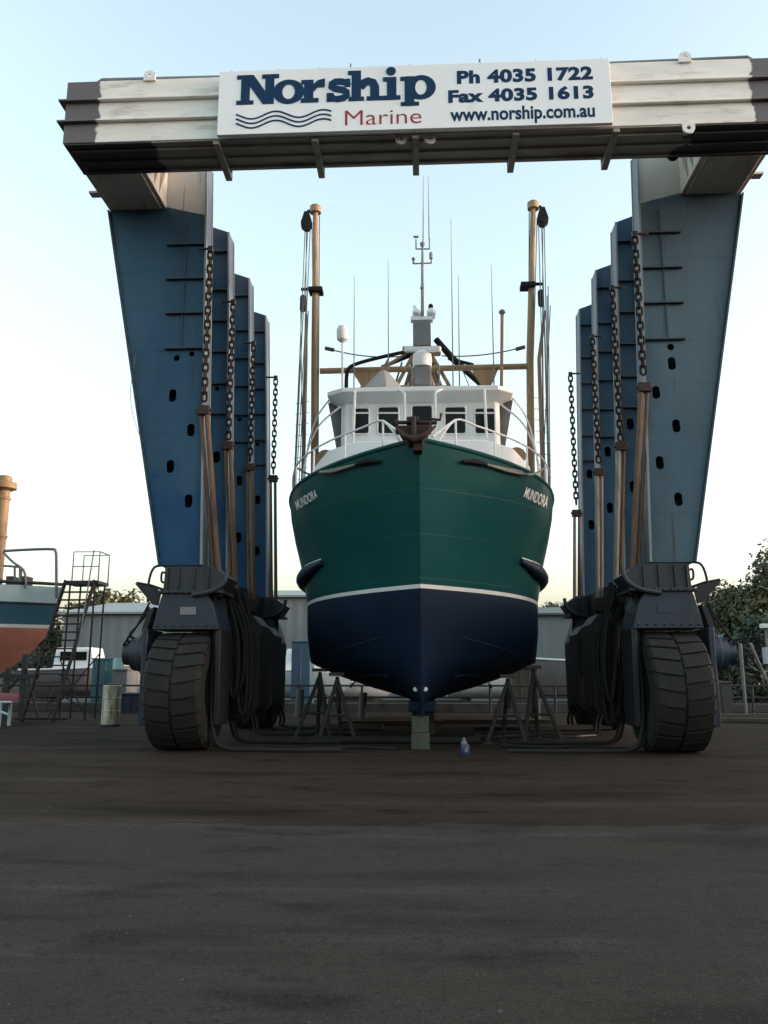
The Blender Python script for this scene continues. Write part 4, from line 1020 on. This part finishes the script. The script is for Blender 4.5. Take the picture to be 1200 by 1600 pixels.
# dinghy on trailer at far left
p = at(5, 1085, 25)
t = thing('dinghy', 'small upturned crimson dinghy low at the left edge', 'dinghy', (p.x, 25, 0))
b = MB()
rowsd = []
for i in range(9):
    u = i/8; x = p.x-2.6+u*3.1; wdt = .62*(1-max(0, u-.45)**2*2.8); rowsd.append([(x, 25+wdt*math.cos(R(a)), .72+.38*math.sin(R(a))*(1-.4*u)) for a in range(0, 181, 20)])
b.grid(rowsd); b.add([rowsd[-1][i] for i in range(10)], [tuple(range(10))]); b.build('hull', mat('crimson', (.22, .05, .06), .6), t)
b = MB(); b.tube([(rowsd[i][0][0], 24.42+.3*max(0, i/8-.5), .72) for i in range(9)], .03, 6)
for x in (p.x-1.8, p.x+.1): b.bar((x, 24.7, 0), (x, 24.7, .72), .08, .08); b.bar((x, 25.3, 0), (x, 25.3, .72), .08, .08)
b.bar((p.x-.1, 24.3, .62), (p.x+.55, 24.3, .38), .05, .05)
b.build('support', M['palehull'], t)
# mobile stairs
sy = 28.0
st = thing('boarding_stairs', 'tall rusty steel boarding stairs with landing and handrail beside the red boat', 'stairs', (at(85, 1125, sy).x, sy, 0))
zt_ = at(108, 905, sy).z
bl, brr = at(42, 1125, sy), at(100, 1125, sy); tl, trr = at(95, 905, sy), at(141, 905, sy)
n = 17
for k in range(n):
    u = (k+.5)/n; y = sy-.9+1.3*u
    xl_ = bl.x+.25+(tl.x-bl.x-.25)*u; xr_ = brr.x+(trr.x-brr.x)*u; z = zt_*u
    b = MB(); b.box(xl_, xr_, y-.11, y+.11, z-.02, z+.025); b.build('tread', M['rust'], st)
for xa, xb in ((bl.x+.25, tl.x), (brr.x, trr.x)):
    b = MB(); b.bar((xa, sy-.9, 0), (xb, sy+.4, zt_), .06, .16, up=(0, 1, 0)); b.build('stringer', M['rust'], st)
b = MB(); b.box(tl.x-.05, trr.x+.12, sy+.4, sy+1.4, zt_-.12, zt_); b.build('landing', M['darksteel'], st, .01)
for xa in (tl.x+.15, trr.x):
    for yy in (sy+.45, sy+1.35):
        b = MB(); b.tube([(xa, yy, zt_-.12), (xa-.05, yy, 0)], .035, 6); b.build('leg', M['darksteel'], st)
b = MB()
hr = zt_+1.02
b.tube([(tl.x+.2, sy+.45, zt_), (tl.x+.2, sy+.45, hr), (trr.x+.1, sy+.45, hr), (trr.x+.1, sy+.45, zt_)], .025, 6)
b.tube([(tl.x+.2, sy+1.35, zt_), (tl.x+.2, sy+1.35, hr), (trr.x+.1, sy+1.35, hr), (trr.x+.1, sy+1.35, zt_)], .025, 6)
b.tube([(trr.x+.1, sy+.45, hr), (trr.x+.1, sy+1.35, hr)], .025, 6); b.tube([(tl.x+.2, sy+.45, zt_+.5), (trr.x+.1, sy+.45, zt_+.5)], .018, 6)
b.tube([(trr.x-.1, sy+.4, hr+.05), (brr.x+.55, sy-.5, zt_*.35+1.0)], .025, 6)
b.build('handrail', M['greypaint'], st)
b = MB()
b.tube([(bl.x+.6, sy+.2, .1), (trr.x, sy+1.35, 2.3)], .025, 6); b.tube([(trr.x-.1, sy+.45, .2), (tl.x, sy+.45, 2.0)], .025, 6); b.tube([(tl.x, sy+.45, .9), (trr.x+.35, sy+.45, .12)], .025, 6); b.tube([(tl.x, sy+.45, 1.5), (trr.x, sy+.45, 1.5)], .025, 6)
b.tube([(bl.x, sy-.9, .12), (brr.x+.5, sy-.9, .12)], .04, 6)
b.build('brace', M['darksteel'], st)
# oil drum
p = at(172, 1134, 25.2)
dr = thing('drum', 'tall dirty white drum streaked with brown standing left of the hoist wheel', 'drum', (p.x, 25.2, 0))
b = MB(); b.lathe([(.26, 0), (.27, .02), (.27, .36), (.285, .38), (.27, .4), (.27, .74), (.285, .76), (.27, .78), (.27, 1.1), (.28, 1.12), (.26, 1.14)], (p.x, 25.2, .06), 'Z', 24); b.build('body', M['drum'], dr)
b = MB(); b.lathe([(.30, 0), (.30, .05)], (p.x, 25.2, 0.004), 'Z', 20); b.build('base', M['darksteel'], dr)
b = MB(); b.lathe([(.24, 0), (.24, .03), (.1, .06)], (p.x, 25.2, 1.2), 'Z', 20); b.build('lid', M['rust'], dr)

# ------------------------------------------------------------------ background
def shed(name, lab, px0, px1, pye, pyr, Y, dep, wm, rm):
    a, c = at(px0, pye, Y), at(px1, pye, Y); zr = at((px0+px1)/2, pyr, Y+dep/2).z
    s = thing(name, lab, 'shed', ((a.x+c.x)/2, Y, 0))
    b = MB(); n = max(8, int((c.x-a.x)/.35)); pts = []
    for i in range(n+1):
        x = a.x+(c.x-a.x)*i/n; pts.append((x, Y+(.04 if i % 2 else 0)))
    b.grid([[(x, y, 0) for x, y in pts], [(x, y, a.z) for x, y in pts]])
    b.grid([[(a.x, Y, 0), (a.x, Y+dep, 0)], [(a.x, Y, a.z), (a.x, Y+dep, a.z)]]); b.grid([[(c.x, Y, 0), (c.x, Y+dep, 0)], [(c.x, Y, a.z), (c.x, Y+dep, a.z)]])
    b.grid([[(a.x, Y+dep, 0), (c.x, Y+dep, 0)], [(a.x, Y+dep, a.z), (c.x, Y+dep, a.z)]])
    b.add([(a.x, Y, a.z), (a.x, Y+dep, a.z), (a.x, Y+dep/2, zr)], [(0, 1, 2)]); b.add([(c.x, Y, a.z), (c.x, Y+dep, a.z), (c.x, Y+dep/2, zr)], [(0, 1, 2)])
    b.build('wall', wm, s, smooth=0)
    b = MB()
    b.add([(a.x-.3, Y-.3, a.z), (c.x+.3, Y-.3, a.z), (c.x+.3, Y+dep/2, zr+.06), (a.x-.3, Y+dep/2, zr+.06), (a.x-.3, Y+dep+.3, a.z), (c.x+.3, Y+dep+.3, a.z),
           (a.x-.3, Y-.3, a.z+.12), (c.x+.3, Y-.3, a.z+.12), (c.x+.3, Y+dep/2, zr+.18), (a.x-.3, Y+dep/2, zr+.18), (a.x-.3, Y+dep+.3, a.z+.12), (c.x+.3, Y+dep+.3, a.z+.12)],
          [(0, 3, 2, 1), (3, 4, 5, 2), (6, 7, 8, 9), (9, 8, 11, 10), (0, 1, 7, 6), (4, 10, 11, 5), (0, 6, 9, 3), (3, 9, 10, 4), (1, 2, 8, 7), (2, 5, 11, 8)])
    b.build('roof', rm, s, smooth=0)
    return s
shed('shed', 'long grey corrugated shed behind the boarding stairs', 100, 330, 960, 946, 48, 16, M['shed'], M['roof'])
shed('shed', 'taller grey corrugated shed seen left of the trawler hull', 345, 720, 934, 926, 52, 18, M['shed'], M['roof'])
shed('shed', 'low grey shed with dark roof seen right of the trawler hull', 735, 960, 962, 953, 50, 16, M['shed'], M['roofdark'])
bb = thing('sun_block_shed', 'added shed-shaped sun blocker out of view on the right, grey with a dark roof', 'shed', (46, 6, 0))  # added out of view to keep low sun off the lower hull and hoist
b = MB(); b.box(40, 54, -25, 33, 0, 8.4); b.build('wall', M['shed'], bb)
b = MB(); b.prism_xz([(39.6, 8.41), (54.4, 8.41), (47, 11.2)], -25.4, 33.4); b.build('roof', M['roofdark'], bb)
def small_boat(px, Y, ln, hz, hm, lab, cab=True, dirn=1):
    p = at(px, 1055, Y); t = thing('moored_boat', lab, 'boat', (p.x, Y, 0), 'small boats laid up behind the yard')
    b = MB(); us_ = [i/8 for i in range(9)]
    rows = []
    for z, w_, inset in ((hz, 1.15, 0), (hz*.62, 1.05, .25), (hz*.3, .6, .7), (hz*.24, .06, .9)):
        L_ = []
        for sg in (-1, 1):
            q = []
            for u in us_:
                xx = -ln/2+(ln-inset)*u; ww = w_*(1-max(0, (u-.45)/.55)**2.2); q.append((p.x+dirn*xx, Y+sg*ww, z+(.25*u*u if z == hz else 0)))
            L_.append(q)
        rows.append(L_)
    for k in range(3):
        b.grid([rows[k][0], rows[k+1][0]]); b.grid([rows[k+1][1], rows[k][1]])
    b.grid([rows[0][0], rows[0][1]])
    tr_ = [rows[k][0][0] for k in range(4)]+[rows[k][1][0] for k in range(3, -1, -1)]
    b.add(tr_, [tuple(range(8))])
    b.build('hull', hm, t, smooth=40, weld=.003)
    b = MB(); b.tube([rows[0][0][i] for i in range(9)], .05, 6); b.build('gunwale', M['stripe'], t)
    if cab:
        b = MB(); x0, x1 = p.x-ln*.22, p.x+ln*.18
        b.hexa([(x0, Y-.8, hz), (x1, Y-.8, hz), (x1, Y+.8, hz), (x0, Y+.8, hz), (x0+.1, Y-.7, hz+1.05), (x1-.25, Y-.7, hz+1.05), (x1-.25, Y+.7, hz+1.05), (x0+.1, Y+.7, hz+1.05)])
        cb = b.build('cabin', M['boatwhite'], t, .05)
        b = MB(); b.box(x0+.35, x1-.45, Y-.79, Y-.765, hz+.45, hz+.85); b.build('window', M['glass'], cb)
    b = MB(); 
    for dx in (-ln*.3, ln*.2): b.box(p.x+dx-.12, p.x+dx+.12, Y-.5, Y+.5, 0, hz*.34)
    b.build('chock', M['wood'], t)
small_boat(128, 40, 5.2, 1.75, M['greypaint'], 'pale grey boat laid up behind the boarding stairs')
small_boat(196, 42, 4.2, 1.5, M['boatwhite'], 'white boat seen between the drum and the left hub motor', False)
small_boat(480, 41, 4.6, 1.7, M['palehull'], 'pale boat glimpsed just left of the trawler bow', True)
small_boat(560, 43, 4.0, 1.1, M['boatwhite'], 'white open boat seen low under the left of the hull', False)
small_boat(872, 39, 5.0, 2.1, M['greypaint'], 'grey-sided boat with white rail seen right of the trawler hull', False, -1)
small_boat(765, 44, 4.4, 1.35, M['boatwhite'], 'white boat glimpsed low under the right of the hull', False)
small_boat(965, 43, 4.2, 1.5, M['palehull'], 'pale boat glimpsed between the right legs of the hoist', False)
# cyan tarp-covered crate and shipping container, blue sheds
def crate(px, py0, py1, wpx_, Y, m, nm, lab, cat):
    a, c = at(px-wpx_/2, py1, Y), at(px+wpx_/2, py0, Y); z0 = max(0, a.z) if a.z > .3 else 0
    b = MB(); b.box(a.x, c.x, Y, Y+1.4, 0, c.z)
    k = int((c.x-a.x)/.3)
    for i in range(1, k): x = a.x+(c.x-a.x)*i/k; b.box(x-.02, x+.02, Y-.03, Y-.002, .1, c.z-.08)
    b.box(a.x-.03, c.x+.03, Y-.04, Y+1.44, c.z+.002, c.z+.08)
    o = b.build(nm, m, None, .01); rebase(o, ((a.x+c.x)/2, Y+.7, 0)); return tag(o, lab, cat)
crate(160, 1031, 1062, 34, 37, M['cyan'], 'crate', 'teal blue crate behind the drum beside the stairs', 'crate')
crate(187, 1048, 1066, 24, 36, M['greypaint'], 'crate', 'pale grey box left of the hub motor behind the drum', 'crate')
crate(470, 1004, 1046, 30, 37, mat('containerblue', (.045, .10, .15), .5, var=.2, scale=1), 'shipping_container', 'blue ribbed container left of the trawler hull', 'container')
crate(210, 1086, 1108, 60, 34, M['navy'], 'pallet', 'low navy pallet stack behind the left hoist wheel', 'pallet')
crate(1128, 1068, 1092, 30, 33, M['concrete'], 'concrete_block', 'pale concrete block outside the right hoist wheel', 'block')
crate(820, 1046, 1062, 40, 36, M['wood'], 'crate', 'brown timber crate seen under the right of the hull', 'crate')
# low rail fence along the far edge of the yard
fe = thing('rail_fence', 'low two rail pipe fence along the far edge of the yard', 'fence', (0, 34.5, 0))
for k, x in enumerate([i*2.6-26 for i in range(21)]):
    b = MB(); b.tube([(x, 34.5, 0), (x, 34.5, 1.1)], .05, 6); b.build('post', M['standsteel'], fe)
for z in (1.08, .62):
    b = MB(); b.tube([(-26, 34.5, z), (26, 34.5, z)], .04, 6); b.build('rail', M['standsteel'], fe)
b = MB(); b.box(-30, 30, 35.2, 35.5, 0, .36); o = b.build('kerb_wall', M['concrete'], None, .02); tag(rebase(o, (0, 35.35, 0)), 'low grey concrete edge wall behind the pipe fence', 'wall')
# clutter under the boat / along the edge: timbers
for i, (px, py, Y, ln, ang, lab) in enumerate(((610, 1128, 26, 3.2, .05, 'grey plank lying in the shade under the left of the keel'), (770, 1125, 27, 3.6, -.1, 'grey plank lying in the shade under the right of the keel'), (890, 1140, 24, 2.4, .2, 'short plank lying beside the right rear wheel'), (545, 1130, 24, 2.0, -.15, 'short plank lying near the left boat stands'), (1165, 1100, 31, 3.0, .1, 'grey plank lying on the ground outside the right wheel'), (1180, 1125, 28, 2.2, -.2, 'short dark plank near the right edge of the yard'))):
    p = at(px, py, Y); c_, s_ = math.cos(ang)*ln/2, math.sin(ang)*ln/2
    b = MB(); b.bar((p.x-c_, Y-s_, .07), (p.x+c_, Y+s_, .09), .24, .13); o = b.build('plank', M['wood'], None, .01); tag(rebase(o, (p.x, Y, 0)), lab, 'plank', 'loose planks on the yard')
for i, (px, Y, h, lab) in enumerate(((566, 30, .9, 'short grey stump post under the left of the hull'), (835, 29, .7, 'short grey stump post behind the right boat stands'), (468, 31, 1.0, 'short grey stump post left of the boat stands'))):
    p = at(px, 1055, Y); b = MB(); b.tube([(p.x, Y, 0), (p.x+.04, Y, h)], [.16, .14], 10); o = b.build('bollard', M['concrete']); tag(rebase(o, (p.x, Y, 0)), lab, 'bollard', 'stump posts in the yard')
# right: post, slanted pole, white box
p = at(1161, 1060, 33); b = MB(); b.tube([(p.x, 33, 0), (p.x, 33, 2.7)], .07, 8); o = b.build('post', M['greypaint']); tag(rebase(o, (p.x, 33, 0)), 'grey upright pipe post right of the right hub motor', 'post')
b = MB(); b.tube([at(1197, 1062, 32), at(1172, 1005, 32)], .06, 8); o = b.build('pole', M['greypaint']); tag(rebase(o, at(1197, 1062, 32)), 'slanted grey pole leaning near the right edge', 'pole')
q = at(1196, 1020, 31.5)
t = thing('meter_post', 'white post with pale box at the right edge of the picture', 'post', (q.x, 31.5, 0))
b = MB(); b.tube([(q.x+.08, 31.5, 0), (q.x+.08, 31.5, 3.3)], .05, 8); b.build('pole', M['greypaint'], t)
b = MB(); b.box(q.x-.06, q.x+.35, 31.35, 31.65, 1.9, 2.5); b.build('box', mat('lilac', (.45, .45, .5), .5), t, .01)
b = MB(); b.box(q.x-.1, q.x+.4, 31.3, 31.6, 3.2, 3.36); b.build('lamp', M['boatwhite'], t, .01)

# ------------------------------------------------------------------ trees
def tree(x, y, h, cr, m, lab, nleaf=5000, ls=.16, base=.25, group='trees around the yard', seed=1, gaps=.35):
    rr = random.Random(seed)
    t = thing('tree', lab, 'tree', (x, y, 0), group)
    b = MB(); b.tube([(x, y, 0), (x+.1, y, h*.3), (x-.1, y+.1, h*.6), (x, y, h*.85)], [h*.03, h*.024, h*.014, h*.004], 8)
    blobs = []
    for i in range(26):
        a = rr.uniform(0, 2*math.pi); q = rr.random()
        zz = h*(base+(1-base)*rr.uniform(.05, .95)); f = math.sin(math.pi*min(.97, max(.1, (zz/h-base)/(1-base)*.85+.12)))
        rad = cr*f*math.sqrt(rr.random())*.85
        c = Vector((x+rad*math.cos(a), y+rad*math.sin(a), zz)); blobs.append((c, cr*rr.uniform(.2, .42)))
        b.tube([(x, y, max(h*.15, zz-cr*.5)), (c.x*.6+x*.4, c.y*.6+y*.4, zz-cr*.15), tuple(c)], [h*.009, h*.006, h*.002], 5)
    b.build('trunk', M['bark'], t)
    vs, fs = [], []
    for i in range(nleaf):
        c, r = blobs[rr.randrange(len(blobs))]
        d = Vector((rr.gauss(0, 1), rr.gauss(0, 1), rr.gauss(0, .8))); d.normalize(); d *= r*(.35+.75*rr.random()**.6)
        p = c+d; s_ = ls*rr.uniform(.5, 1.3)
        nrm = (d.normalized()+Vector((rr.gauss(0, .5), rr.gauss(0, .5), rr.gauss(.3, .5)))).normalized(); a1 = nrm.orthogonal().normalized(); a1 = Matrix.Rotation(rr.uniform(0, 6.28), 3, nrm) @ a1; a2 = nrm.cross(a1)
        k = len(vs); vs += [p-a1*s_, p+a2*s_*.5-a1*s_*.1, p+a1*s_, p-a2*s_*.5-a1*s_*.1]; fs.append((k, k+1, k+2, k+3))
    b = MB(); b.add(vs, fs); b.build('crown', m, t, smooth=0, fix=False)
    return t
def tree_at(px, pyt, Y, cr, m, lab, **k):
    p = at(px, pyt, Y); return tree(p.x, Y, p.z, cr, m, lab, **k)
tree_at(1215, 872, 46, 4.2, M['leaf'], 'big bushy tree at the right edge behind the hoist wheel', nleaf=20000, ls=.15, base=.06, seed=3)
tree_at(1140, 925, 49, 3.2, M['leaf'], 'lower round tree left of the big bushy tree', nleaf=12000, ls=.15, base=.05, seed=5)
tree_at(1085, 945, 54, 3.2, M['leaf'], 'olive tree half hidden behind the right front wheel of the hoist', nleaf=9000, ls=.16, base=.05, seed=6)
tree_at(1180, 965, 41, 2.6, M['leafdark'], 'dark low tree behind the grey upright post', nleaf=5000, ls=.14, base=.03, seed=16)
tree_at(1010, 950, 60, 3.5, M['leafdark'], 'dark tree glimpsed between the right columns and the wheel', nleaf=4000, ls=.2, base=.05, seed=8)
tree_at(868, 946, 78, 3.6, M['leafdark'], 'dark tree topping the low shed right of the hull', nleaf=3500, ls=.22, seed=9)
tree_at(158, 926, 80, 3.2, M['leaf'], 'distant tree above the grey shed just right of the stairs', nleaf=1600, ls=.3, seed=11)
tree_at(200, 924, 84, 3.4, M['leaf'], 'sparse distant tree above the grey shed left of the hoist', nleaf=1100, ls=.3, seed=12)
tree_at(124, 934, 88, 3.0, M['leaf'], 'distant tree seen through the boarding stairs', nleaf=1200, ls=.3, seed=13)
tree_at(60, 955, 60, 4.0, M['leafdark'], 'dark tree behind the orange-red fishing boat', nleaf=2500, ls=.24, seed=14)
# dark bank of far trees closing the horizon
b = MB(); rr = random.Random(5)
for i in range(9000):
    x = rr.uniform(-160, 170); y = 150+rr.gauss(0, 4); h = 6.0+1.6*math.sin(x*.09)+1.1*math.sin(x*.23+1)+.6*math.sin(x*.7)
    z = h*rr.random()**.6; s_ = rr.uniform(.3, .8); n_ = Vector((rr.gauss(0, .6), -1, rr.gauss(.3, .5))).normalized(); a1 = n_.orthogonal().normalized(); a2 = n_.cross(a1); p = Vector((x, y, z))
    b.add([p-a1*s_, p+a2*s_*.7, p+a1*s_, p-a2*s_*.7], [(0, 1, 2, 3)])
o = b.build('far_wood', M['leafdark'], smooth=0, fix=False); struct(o, 'stuff'); o['label'] = 'low dark belt of far trees along the horizon'; o['category'] = 'woodland'
